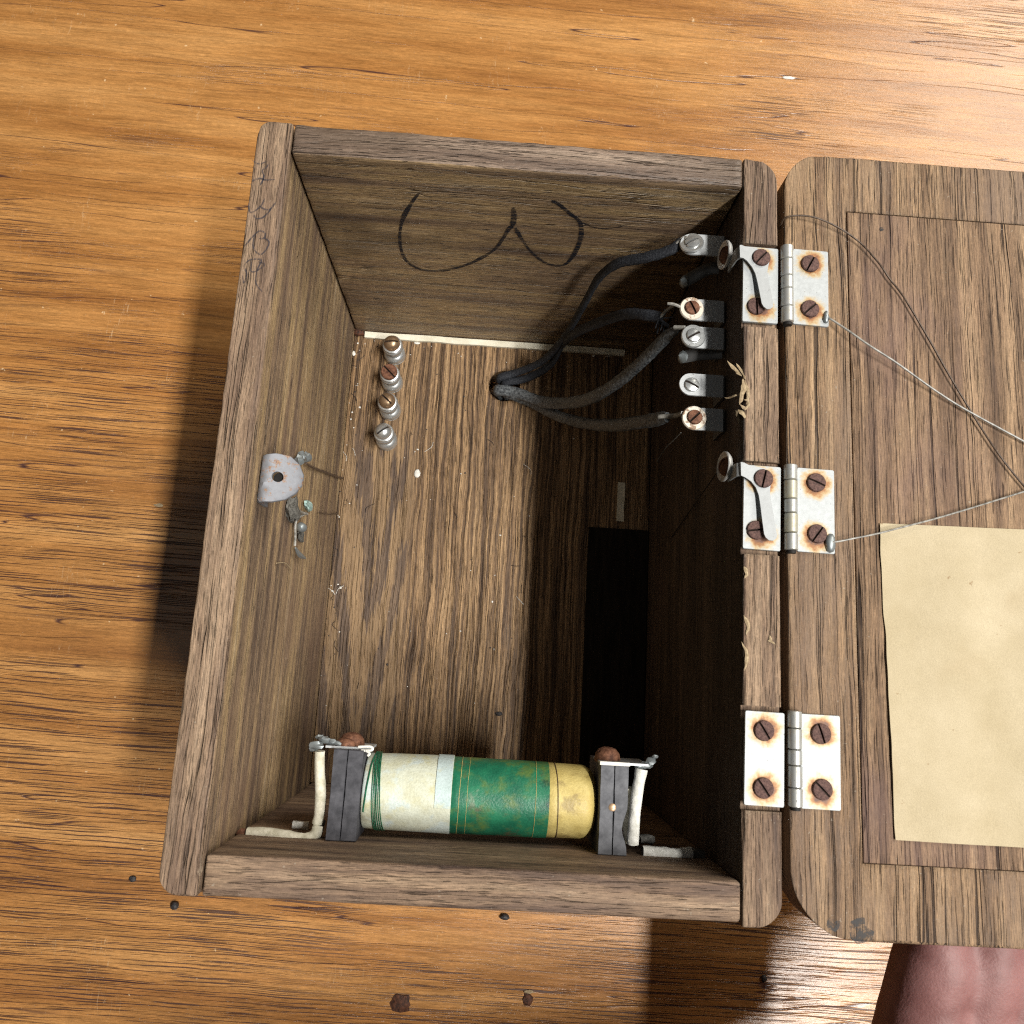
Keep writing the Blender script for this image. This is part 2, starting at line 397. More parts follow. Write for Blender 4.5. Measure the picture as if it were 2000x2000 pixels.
M_panel = wood('lid_panel_oak', 'y', [(0.28, (0.085, 0.051, 0.031)), (0.42, (0.155, 0.096, 0.056)), (0.55, (0.225, 0.144, 0.084)), (0.72, (0.33, 0.222, 0.130))],
               seed=75, s1=(0.007, 0.24), s3=(0.05, 2.0), pore=(0.60, 0.66), porestr=0.7, crack=(0.0022, 0.22, 0.012, 0.9), crackcol=(0.022, 0.013, 0.010), blotch=(0.02, (0.15, 0.092, 0.085), 0.45), bump=0.5, warp=5)

def metal(name, base, rough=0.45, metallic=0.35, seed=0.0, rust=None, rustamt=0.0, spangle=0.12, yellow=0.0):
    t = NT(name); p = t.mm(); x, y, z = t.xyz(p)
    oi = t.n('ShaderNodeObjectInfo')
    po = t.comb(t.m_('ADD', x, t.m_('MULTIPLY_ADD', oi.outputs['Random'], 60.0, seed)), y, z)
    n = t.noise(po, 0.55, 4, 0.65); n2 = t.noise(po, 3.0, 2, 0.6)
    v = t.m_('MULTIPLY', t.m_('MULTIPLY_ADD', n, spangle * 2, 1 - spangle), t.m_('MULTIPLY_ADD', n2, 0.16, 0.92))
    vc = t.comb(v, v, v)
    c = t.mix(1.0, (base[0], base[1], base[2]), vc, 'MULTIPLY')
    h = n
    if yellow:
        c = t.mix(t.ss(n, 0.45, 0.65, 0, yellow), c, (0.42, 0.36, 0.18))
    mt = metallic; rg = rough
    if rust:                                    # rings of rust round the screws at (0, +-rust)
        ay = t.m_('SUBTRACT', t.m_('ABSOLUTE', y), rust)
        d = t.m_('SQRT', t.m_('ADD', t.m_('MULTIPLY', x, x), t.m_('MULTIPLY', ay, ay)))
        d = t.m_('ADD', d, t.m_('MULTIPLY_ADD', t.noise(po, 0.38, 5, 0.65), 5.6, -2.8))
        c = t.mix(t.ss(d, 3.9, 6.0, 0.8, 0), c, (0.42, 0.30, 0.12))
        c = t.mix(t.ss(d, 3.0, 4.6, 1, 0), c, (0.30, 0.125, 0.035))
        c = t.mix(t.ss(d, 2.2, 3.2, 0.9, 0), c, (0.11, 0.045, 0.028))
        mt = t.ss(d, 2.8, 4.2, 0, metallic)
    if rustamt:
        rn = t.noise(po, 0.35, 4, 0.7)
        rm = t.ss(rn, 0.62 - rustamt * 0.2, 0.72 - rustamt * 0.2)
        c = t.mix(t.m_('MULTIPLY', rm, 0.85), c, t.ramp(n2, [(0.35, (0.13, 0.055, 0.03)), (0.65, (0.33, 0.19, 0.09))]))
        mt = t.m_('MULTIPLY', t.m_('SUBTRACT', 1.0, rm), metallic)
    sp = t.noise(po, 1.3, 1); c = t.mix(t.ss(sp, 0.73, 0.77, 0, 0.7), c, (0.10, 0.09, 0.08))
    t.bump(h, 0.05)
    return t.fin(c, rg, mt, 0.5)
M_zinc = metal('zinc_plate', (0.37, 0.395, 0.405), 0.55, 0.25, rust=8.7, spangle=0.26)
M_knuck = metal('hinge_knuckle', (0.50, 0.51, 0.50), 0.38, 0.6, seed=7, yellow=0.25)
M_knuckY = metal('hinge_knuckle_yellowed', (0.46, 0.45, 0.38), 0.45, 0.5, seed=9, yellow=0.45)
M_strip = metal('contact_strip_metal', (0.35, 0.37, 0.38), 0.55, 0.25, seed=3, spangle=0.14)
M_cup = metal('cup_washer_metal', (0.62, 0.62, 0.60), 0.42, 0.45, seed=13)
M_lug = metal('lug_metal', (0.46, 0.48, 0.49), 0.5, 0.4, seed=23)
M_lugshade = metal('lug_metal_shaded', (0.10, 0.10, 0.10), 0.5, 0.5, seed=23)  # darkened copy of the lug metal, shade put into its colour
M_nickel = metal('nickel', (0.58, 0.60, 0.60), 0.30, 0.75, seed=33, spangle=0.2)
M_washrust = metal('rusty_washer', (0.72, 0.66, 0.56), 0.55, 0.3, seed=43, rustamt=0.55)
M_latch = metal('latch_plate_metal', (0.21, 0.22, 0.245), 0.6, 0.3, seed=53, rustamt=0.42, spangle=0.2)
M_solder = metal('solder', (0.26, 0.29, 0.30), 0.45, 0.6, seed=63, spangle=0.25)
def rustmat(name, a, b, sc=1.2):
    t = NT(name); p = t.mm(); n = t.noise(p, sc, 4, 0.7)
    t.bump(n, 0.25); return t.fin(t.ramp(n, [(0.35, a), (0.68, b)]), 0.72, 0.15, 0.4)
M_rust = rustmat('rusty_screw', (0.045, 0.022, 0.020), (0.155, 0.085, 0.070))
M_brown = rustmat('brown_screw', (0.070, 0.026, 0.014), (0.25, 0.115, 0.065), 0.6)
M_bronze = metal('tarnished_brass', (0.34, 0.23, 0.14), 0.38, 0.7, seed=83, rustamt=0.35, spangle=0.3)
def plain(name, a, b, sc=0.3, rough=0.7, spec=0.4, bump=0.1, detail=4, lo=0.35, hi=0.65, stretch=None):
    t = NT(name); p = t.mm()
    if stretch:
        x, y, z = t.xyz(p); p = t.comb(t.m_('MULTIPLY', x, stretch[0]), t.m_('MULTIPLY', y, stretch[1]), t.m_('MULTIPLY', z, stretch[2]))
    n = t.noise(p, sc, detail, 0.65); t.bump(n, bump); return t.fin(t.ramp(n, [(lo, a), (hi, b)]), rough, 0.0, spec)
M_slot = plain('dark_gap', (0.006, 0.005, 0.004), (0.012, 0.009, 0.008))
M_cream = plain('cream_strip', (0.62, 0.59, 0.46), (0.78, 0.75, 0.62), 0.15, 0.8)
def papermat():
    t = NT('aged_paper'); p = t.mm(); n = t.noise(p, 0.05, 6, 0.6); f = t.noise(p, 2.2, 3, 0.7); x = t.noise(p, 0.28, 3, 0.6); b = t.noise(p, 0.018, 3, 0.6)
    c = t.ramp(n, [(0.3, (0.40, 0.335, 0.215)), (0.7, (0.49, 0.42, 0.29))])
    c = t.mix(t.ss(b, 0.50, 0.66, 0, 0.55), c, (0.34, 0.26, 0.15))
    c = t.mix(t.ss(x, 0.70, 0.76, 0, 0.6), c, (0.22, 0.13, 0.06))
    c = t.mix(1.0, c, t.ramp(f, [(0.3, (0.90,) * 3), (0.7, (1.07,) * 3)]), 'MULTIPLY')
    t.bump(t.m_('ADD', t.m_('MULTIPLY', n, 3.0), f), 0.12); return t.fin(c, 0.9, 0, 0.2)
M_paper = papermat()
M_fibre = plain('black_fibre', (0.030, 0.031, 0.038), (0.075, 0.076, 0.088), 0.25, 0.62, 0.4, 0.1)
M_fibreg = plain('grey_fibre', (0.055, 0.058, 0.068), (0.125, 0.13, 0.145), 0.25, 0.62, 0.4, 0.1)
M_white = plain('cotton_sleeving', (0.42, 0.40, 0.30), (0.66, 0.63, 0.52), 0.35, 0.85, 0.3, 0.3)
M_whitec = plain('cotton_sleeving_pale', (0.55, 0.55, 0.50), (0.78, 0.78, 0.74), 0.5, 0.85, 0.3, 0.3)
M_thread = plain('green_thread', (0.005, 0.07, 0.035), (0.02, 0.16, 0.08), 0.8, 0.5)
M_wiredk = plain('dark_thin_wire', (0.05, 0.032, 0.022), (0.11, 0.075, 0.05), 1.0, 0.5)
M_tin = plain('tinned_wire', (0.13, 0.125, 0.11), (0.36, 0.35, 0.32), 0.5, 0.4)
M_dust = plain('grey_dust', (0.06, 0.058, 0.052), (0.16, 0.155, 0.14), 0.8, 0.9, 0.2, 0.4)
M_chip = plain('pale_chip', (0.60, 0.59, 0.54), (0.78, 0.77, 0.72), 0.6, 0.8)
M_crumb = plain('dark_crumb', (0.012, 0.011, 0.012), (0.05, 0.045, 0.045), 0.8, 0.6, 0.5, 0.4)
M_burn = plain('brown_crumb', (0.020, 0.009, 0.006), (0.12, 0.045, 0.022), 0.8, 0.7, 0.4, 0.4)
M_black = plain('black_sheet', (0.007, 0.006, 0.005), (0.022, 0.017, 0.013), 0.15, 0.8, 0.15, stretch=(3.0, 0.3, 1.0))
M_splint = plain('raw_oak_splinter', (0.23, 0.17, 0.10), (0.42, 0.33, 0.21), 0.8, 0.85, 0.2, 0.2)
M_cable = plain('black_cotton_cable', (0.010, 0.012, 0.017), (0.055, 0.06, 0.07), 1.6, 0.75, 0.35, 0.25, lo=0.45, hi=0.75)
M_cableg = plain('dusty_rubber_sleeve', (0.035, 0.040, 0.046), (0.22, 0.24, 0.25), 0.9, 0.5, 0.35, 0.2, lo=0.38, hi=0.75)
def skinmat():
    t = NT('skin'); p = t.mm(); n = t.noise(p, 0.06, 4, 0.6); n2 = t.noise(p, 1.1, 3, 0.6)
    c = t.ramp(n, [(0.35, (0.19, 0.082, 0.076)), (0.65, (0.30, 0.150, 0.142))]); c = t.mix(1.0, c, t.ramp(n2, [(0.3, (0.9, 0.88, 0.88)), (0.7, (1, 1, 1))]), 'MULTIPLY')
    t.bump(n2, 0.15); t.b.inputs['Subsurface Weight'].default_value = 0.15; t.b.inputs['Subsurface Radius'].default_value = (0.004, 0.0015, 0.001)
    return t.fin(c, 0.55, 0, 0.4)
M_skin = skinmat()
def wrapmat(name, base, base2, stains, rough, sc=0.12):
    t = NT(name); p = t.mm(); x, y, z = t.xyz(p); n = t.noise(p, sc, 4, 0.6); f = t.noise(p, 1.4, 3, 0.6)
    c = t.ramp(n, [(0.35, base), (0.65, base2)])
    for sd, lo, hi, col, amt in stains:
        q = t.noise(t.comb(t.m_('ADD', x, sd), y, z), 0.10, 4, 0.65); c = t.mix(t.ss(q, lo, hi, 0, amt), c, col)
    c = t.mix(1.0, c, t.ramp(f, [(0.3, (0.88, 0.88, 0.88)), (0.7, (1.08, 1.08, 1.08))]), 'MULTIPLY')
    t.bump(t.m_('ADD', f, n), 0.12); return t.fin(c, rough, 0, 0.5)
M_wpaper = wrapmat('white_wrap', (0.50, 0.51, 0.38), (0.60, 0.64, 0.54), [(10, 0.54, 0.68, (0.50, 0.48, 0.27), 0.7), (33, 0.50, 0.62, (0.52, 0.60, 0.58), 0.9), (71, 0.60, 0.72, (0.30, 0.27, 0.18), 0.6)], 0.6)
M_wblue = wrapmat('pale_blue_wrap', (0.40, 0.50, 0.49), (0.50, 0.60, 0.61), [(20, 0.55, 0.65, (0.55, 0.55, 0.35), 0.6)], 0.6)
M_wgreen = wrapmat('green_wrap', (0.005, 0.10, 0.055), (0.016, 0.17, 0.085), [(50, 0.48, 0.66, (0.11, 0.17, 0.035), 0.8), (77, 0.55, 0.68, (0.10, 0.075, 0.04), 0.75), (93, 0.56, 0.70, (0.004, 0.035, 0.022), 0.8), (120, 0.66, 0.74, (0.16, 0.22, 0.15), 0.6)], 0.42)
M_wyell = wrapmat('yellow_wrap', (0.44, 0.34, 0.105), (0.56, 0.455, 0.17), [(60, 0.52, 0.66, (0.27, 0.19, 0.06), 0.65), (88, 0.58, 0.7, (0.14, 0.09, 0.04), 0.5)], 0.5)
def inkmat(name, col, alpha, sc, along=None):
    t = NT(name); p = t.mm(); x, y, z = t.xyz(p)
    if along == 'x': q = t.comb(t.m_('MULTIPLY', x, 0.12), y, t.m_('MULTIPLY', z, 1.9))
    elif along == 'y': q = t.comb(t.m_('MULTIPLY', x, 2.2), t.m_('MULTIPLY', y, 0.15), z)
    else: q = p
    n = t.noise(q, sc, 3, 0.65); f = t.noise(p, sc * 5, 2)
    a = t.m_('MULTIPLY', t.ss(t.m_('ADD', t.m_('MULTIPLY', n, 0.7), t.m_('MULTIPLY', f, 0.3)), 0.36, 0.55), alpha)
    t.set(t.b.inputs['Alpha'], a); return t.fin(col, 0.6, 0, 0.3)
M_ink = inkmat('crayon', (0.008, 0.011, 0.020), 0.97, 0.9, 'x')
M_pencil = inkmat('pencil', (0.045, 0.045, 0.060), 0.62, 0.9, 'y')

# ------------------------------------------------------------------ table
tv = box_vf(-900, 1100, -700, 1300, -25, 0)
tb = mesh_obj('table', tv[0], tv[1], M_table, None); tb['kind'] = 'structure'; fixn(tb)

# ------------------------------------------------------------------ the box
box = thing('wooden_box', (90, 124, 0), 'open weathered oak box standing on the orange wooden table', 'box')
hinge_y = [200.4, 123.6, 46.6]
notch = [box_vf(XR - 3, W + 5, y - 15.2, y + 15.2, RIM - 2.6, RIM + 9) for y in hinge_y]
wl = board('side_board', 0, XL, 0, H, 0, RIM, M_left, box, corners=((0, 0, 7.0), (0, H, 6.0)), seed=1, wear=0.7)
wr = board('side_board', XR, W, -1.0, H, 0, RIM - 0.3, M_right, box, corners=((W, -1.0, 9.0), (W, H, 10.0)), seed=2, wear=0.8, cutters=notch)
wt = board('end_board', XL + 0.8, XR - 0.5, YT, H - 0.8, 0, RIM + 0.6, M_top, box, seed=3, wear=0.7)
wb = board('end_board', XL + 0.9, XR - 0.4, 0.2, YB, 0, RIM - 0.6, M_bot, box, seed=4, wear=0.7)
hole_c = P(985, 754, FLOOR)
hv = xf(lathe_vf([(8.2, -20), (8.2, 20)], 32), None, (hole_c.x, hole_c.y, FLOOR))
fl = board('back_board', XL + 0.3, XR - 0.3, YB + 0.2, YT - 0.2, 1.2, FLOOR, M_floor, box, r=0.3, cell=4, wob=0.1, wear=0.1, seed=6, cutters=[hv])
def ribbon(path, width, normal, mat, name, parent, off=0.25, taper=True):
    pts = catmull(path, 6); N = Vector(normal); v = []; f = []
    for i, p in enumerate(pts):
        d = (pts[min(i + 1, len(pts) - 1)] - pts[max(i - 1, 0)]).normalized(); s_ = d.cross(N).normalized()
        w = width * (0.85 + 0.55 * mnoise.noise(p * 0.10)) * (0.55 if taper and (i < 2 or i > len(pts) - 3) else 1)
        v += [p + s_ * w / 2 + N * off, p - s_ * w / 2 + N * off]
    f = [[2 * i, 2 * i + 1, 2 * i + 3, 2 * i + 2] for i in range(len(pts) - 1)]
    return v, f
# the big crayon figure on the end board
def c5(a): return [hit(750 + x * 0.2588, 330 + y * 0.2588, 1, YT) for x, y in a]
num = [([(270, 175), (235, 215), (180, 300), (145, 370), (125, 450), (120, 540), (135, 620), (170, 690), (240, 740), (330, 765), (430, 765), (540, 745), (650, 710), (750, 660), (840, 600), (900, 520), (940, 455), (970, 425)], 2.1),
       ([(975, 285), (982, 350), (972, 430)], 2.4),
       ([(990, 440), (1050, 540), (1110, 620), (1200, 695), (1290, 725), (1370, 715), (1430, 650), (1480, 540), (1490, 450), (1470, 385), (1400, 330), (1330, 270), (1265, 235)], 2.2),
       ([(1490, 395), (1560, 430), (1650, 445), (1740, 440), (1810, 425)], 0.9)]
part('crayon_figure', join(*[ribbon(c5(a), w * 0.82, (0, -1, 0), M_ink, '', None, 0.22) for a, w in num]), M_ink, wt, smooth=False, label='dark crayon figure drawn sideways on the inner face')
def c6(a): return [P(430 + x * 0.20704, 230 + y * 0.20704, RIM) for x, y in a]
scr = [[(300, 400), (365, 437), (450, 412)], [(455, 440), (440, 470), (400, 500), (415, 560), (380, 640)], [(300, 602), (370, 575), (440, 590), (520, 582)],
       [(270, 810), (290, 895), (380, 840), (425, 760)], [(370, 835), (430, 868), (480, 860), (525, 800)], [(320, 915), (340, 952), (400, 945), (450, 900), (485, 858)],
       [(230, 1215), (340, 1092), (390, 1070), (427, 1100), (412, 1140), (370, 1142)], [(340, 1092), (310, 1200), (350, 1285)], [(405, 1130), (462, 1170), (440, 1240), (385, 1292), (345, 1268)],
       [(215, 1490), (225, 1562), (252, 1480), (230, 1400), (270, 1350), (330, 1335), (392, 1350), (350, 1440), (340, 1560), (400, 1645)], [(300, 1340), (290, 1440), (330, 1452), (420, 1390), (360, 1360)]]
part('pencil_script', join(*[ribbon(c6(a), 0.62, (0, 0, 1), M_pencil, '', None, 0.2) for a in scr]), M_pencil, wl, smooth=False, label='faint pencil letters along the rim')
def sliver(name, pts, w, mat, parent, n=5):
    q = catmull(pts, 3); m = len(q)
    q = [p_ + Vector((mnoise.noise(p_ * 0.7), mnoise.noise(p_ * 0.7 + Vector((9, 0, 0))), 0)) * 0.5 for p_ in q]
    rad = [max(0.03, w * 0.95 * min(1, 3.5 * (i + 0.05) / m, 3.0 * (m - 0.9 - i) / m) * (1 + 0.5 * mnoise.noise(p_ * 1.3))) for i, p_ in enumerate(q)]
    return part(name, tube_vf(q, rad, 4, flat=0.3), mat, parent, smooth=False)
for pts, w, in [([(1420, 705, 158), (1437, 722, 158), (1452, 740, 159)], 0.7), ([(1438, 710, 158), (1450, 728, 159), (1457, 742, 160)], 0.55), ([(1450, 738, 160), (1452, 755, 160.6), (1448, 775, 160.4), (1444, 792, 160)], 0.9),
                ([(1455, 742, 160), (1461, 765, 160.6), (1458, 790, 160.5)], 0.6), ([(1416, 778, 156), (1430, 774, 158), (1448, 771, 160)], 0.45), ([(1437, 801, 157), (1443, 815, 156), (1450, 842, 155)], 0.85),
                ([(1442, 800, 159.5), (1450, 808, 160), (1457, 816, 159.5)], 0.8), ([(1452, 780, 160.5), (1461, 782, 160.8), (1463, 795, 160.5)], 0.5), ([(1446, 790, 160.5), (1455, 797, 160.7), (1462, 788, 160.7)], 0.55),
                ([(1452, 1105, 159.5), (1458, 1118, 160), (1455, 1130, 160)], 0.6), ([(1453, 1200, 159.5), (1461, 1222, 160), (1458, 1240, 160)], 0.7), ([(1450, 1255, 159.5), (1459, 1280, 160), (1455, 1310, 160)], 0.6), ([(1504, 1240, 160), (1508, 1255, 160.2)], 0.5), ([(1500, 1250, 160), (1514, 1258, 160.2)], 0.4)]:
    sliver('splinter', [P(*q) for q in pts], w, M_splint, wr)

# ------------------------------------------------------------------ the open lid
LX0 = 182.2
lid = thing('box_lid', (275, 124, RIM - 15), 'open oak lid with a recessed centre panel hinged to the right of the box', 'lid')
LT = RIM - 0.2
px0, px1, py0, py1 = 204.3, 340, 18.4, 230.2
part_g = box_vf(px0 - 0.6, px1 + 0.3, py0 - 0.12, py1 + 0.12, LT - 6.0, LT + 6)
frame = board('lid_frame', LX0, 366, -3.3, 251.5, LT - 14, LT, M_lid, lid, r=1.1, corners=((LX0, -3.3, 20.0), (LX0, 251.5, 15.0), (366, -3.3, 18.0), (366, 251.5, 15.0)), cell=4, seed=9, wear=0.6, cutters=[part_g])
board('lid_panel', px0 - 0.05, px1, py0, py1, LT - 5.9, LT - 0.25, M_panel, lid, r=0.25, cell=4, seed=12, wear=0.1, wob=0.06)
pv = []
pa, pb = P(1717, 1022, LT), P(1748, 1640, LT)
pp = [(pa.x, pa.y), (pb.x, pb.y), (pb.x + 78, pb.y - 0.5), (pa.x + 80, pa.y + 1.5)]
def grid_sheet(c4, z, nx, ny, amp, th, seed):
    v = []; f = []
    for lv in (0, 1):
        for j in range(ny + 1):
            for i in range(nx + 1):
                a = i / nx; b = j / ny
                q = Vector((*c4[0], 0)) * (1 - a) * (1 - b) + Vector((*c4[3], 0)) * a * (1 - b) + Vector((*c4[2], 0)) * a * b + Vector((*c4[1], 0)) * (1 - a) * b
                q.z = z + (th if lv == 0 else 0) + amp * (max(-0.35, mnoise.noise(Vector((q.x * 0.05, q.y * 0.035, seed)))) + 0.35 + 0.25 * abs(mnoise.noise(Vector((q.x * 0.02 + q.y * 0.03, q.y * 0.09, seed + 4)))))
                if i == 0: q.x += 0.4 * mnoise.noise(Vector((0, q.y * 0.12, seed)))
                v.append(q)
    n = (nx + 1) * (ny + 1)
    for j in range(ny):
        for i in range(nx):
            a = j * (nx + 1) + i; f.append([a, a + nx + 1, a + nx + 2, a + 1]); f.append([n + a, n + a + 1, n + a + nx + 2, n + a + nx + 1])
    ring = [i for i in range(nx + 1)] + [(j + 1) * (nx + 1) + nx for j in range(ny)] + [ny * (nx + 1) + i for i in range(nx - 1, -1, -1)] + [j * (nx + 1) for j in range(ny - 1, 0, -1)]
    for a, b in zip(ring, ring[1:] + ring[:1]): f.append([a, b, n + b, n + a])
    return v, f
part('paper_label', grid_sheet(pp, LT - 0.08, 40, 46, 0.7, 0.25, 3.3), M_paper, lid, label='blank aged cream paper glued on the panel')
for (u, v, r_, s_) in [(1682, 1818, 3.6, 1), (1628, 1808, 2.4, 2), (1722, 447, 0.7, 3)]:
    c = P(u, v, LT)
    v_, f_ = blob_vf((c.x, c.y, LT - 0.06), r_, 2, 0.5, s_, (1, 1.05, 0.05))
    part('stain_patch', (v_, f_), inkmat('stain%d' % s_, (0.035, 0.035, 0.037), 0.75, 0.35), frame)

# ------------------------------------------------------------------ screws
def screw_mesh(name, prof, slot_w, slot_d, top, mat, n=24, tilt=0.0, R=3.2):
    v, f = lathe_vf(prof, n)
    o = mesh_obj(name, v, f, [mat, M_slot_shade], None)
    cut(o, [box_vf(-R * 1.4, R * 1.4, -slot_w / 2, slot_w / 2, top - slot_d, top + 3)])
    autosmooth(o, 30); me = o.data
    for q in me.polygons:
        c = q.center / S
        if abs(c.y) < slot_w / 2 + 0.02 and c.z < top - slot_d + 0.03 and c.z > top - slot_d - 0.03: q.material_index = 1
    bpy.data.objects.remove(o); return me
M_slot_shade = plain('slot_shade', (0.010, 0.007, 0.006), (0.03, 0.02, 0.015), 1.0, 0.9, 0.2)  # near-black slot bottoms: the shade inside the slots put into colour
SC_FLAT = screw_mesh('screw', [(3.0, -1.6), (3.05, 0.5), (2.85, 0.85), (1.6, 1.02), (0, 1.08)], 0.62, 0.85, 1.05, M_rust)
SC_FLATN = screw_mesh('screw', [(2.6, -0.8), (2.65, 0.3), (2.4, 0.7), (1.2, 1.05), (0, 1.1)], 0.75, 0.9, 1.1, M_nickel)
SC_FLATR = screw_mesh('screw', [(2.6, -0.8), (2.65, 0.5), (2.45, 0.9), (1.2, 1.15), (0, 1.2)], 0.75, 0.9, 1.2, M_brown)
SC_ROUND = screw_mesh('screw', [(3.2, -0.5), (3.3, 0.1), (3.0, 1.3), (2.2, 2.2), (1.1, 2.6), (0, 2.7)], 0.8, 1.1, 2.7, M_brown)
def Rz(a): return Matrix.Rotation(a, 3, 'Z')

# ------------------------------------------------------------------ hinges
def rrect(x0, x1, y0, y1, r, n=3):
    o = []
    for cx, cy, a0 in ((x1 - r, y0 + r, -90), (x1 - r, y1 - r, 0), (x0 + r, y1 - r, 90), (x0 + r, y0 + r, 180)):
        for i in range(n + 1):
            a = math.radians(a0 + 90 * i / n); o.append((cx + r * math.cos(a), cy + r * math.sin(a)))
    return o
LEAF = None
def leaf_mesh(seed):
    o_ = []
    for x, y in rrect(-6.0, 6.0, -13.7, 13.7, 0.5):
        o_.append((x + 0.12 * mnoise.noise(Vector((x, y * 0.4, seed))), y + 0.15 * mnoise.noise(Vector((x * 0.4, y, seed + 4)))))
    v, f = plate_vf(o_, -1.1, 0.0, 0.12)
    o = mesh_obj('leaf', v, f, M_zinc, None); autosmooth(o, 30); me = o.data; bpy.data.objects.remove(o); return me
def knuck_mesh(mat, L):
    v, f = lathe_vf([(1.75, -L / 2), (2.1, -L / 2 + 0.25), (2.1, L / 2 - 0.25), (1.75, L / 2)], 20)
    v, f = xf((v, f), Matrix.Rotation(math.pi / 2, 3, 'X'))
    o = mesh_obj('knuckle', v, f, mat, None); autosmooth(o, 40); me = o.data; bpy.data.objects.remove(o); return me
hinge_lab = ['zinc hinge nearest the top corner of the box, rust rings round its screws', 'middle one of the three rusty zinc hinges, with yellowed barrel', 'zinc hinge nearest the bottom of the box, its four rusty screws all uncovered']
angs = [[(0.85, 1.62), (1.10, 0.75)], [(1.35, 0.15), (-0.38, 0.95)], [(-1.0, -0.95), (-1.25, -0.78)]]
spx = [[((1483, 508), (1477, 599)), ((1581, 516), (1582, 604))], [((1487, 937), (1477, 1036)), ((1593, 943), (1596, 1043))], [((1491, 1427), (1491, 1539)), ((1602, 1433), (1606, 1542))]]
for i, hy in enumerate(hinge_y):
    hx = 182.6 + (0, 0.5, 1.0)[i]
    hg = thing('hinge', (hx, hy, RIM - 1.0), hinge_lab[i], 'hinge', 'hinges joining lid and box')
    for sd in (0, 1):
        lx = (173.7 + (0, 0.3, 0.8)[i]) if sd == 0 else (190.6 + (0, 0.5, 0.8)[i])
        z = RIM + (0.15 if sd == 0 else 0.75)
        lf = place(leaf_mesh(i * 3.3 + sd), 'leaf', (lx, hy, z), hg, Rz(-0.012))
        for q in (0, 1):
            u, v = spx[i][sd][q]; c = P(u, v, z)
            up = 1.5 if (i < 2 and sd == 0 and q == 0) else 0.05
            s_ = place(SC_FLAT, 'screw', (c.x, c.y, z + up), lf, Rz(0.012 + angs[i][sd][q]))
    # the rolled barrel: five knuckles with hairline gaps
    L5 = [5.2, 6.2, 4.6, 6.4, 5.6]; yy = hy + 14.6
    for q in range(5):
        L = L5[q] - 0.18
        place(knuck_mesh(M_knuckY if (i == 1 and q in (1, 3)) else M_knuck, L), 'knuckle', (hx, yy - L5[q] / 2, RIM + 0.6), hg, Rz(-0.012))
        yy -= L5[q]
    part('pin', xf(lathe_vf([(1.45, -14.2), (1.45, 14.6)], 12), Matrix.Rotation(math.pi / 2, 3, 'X'), (hx, hy + 0.3, RIM + 0.6)), M_slot, hg)

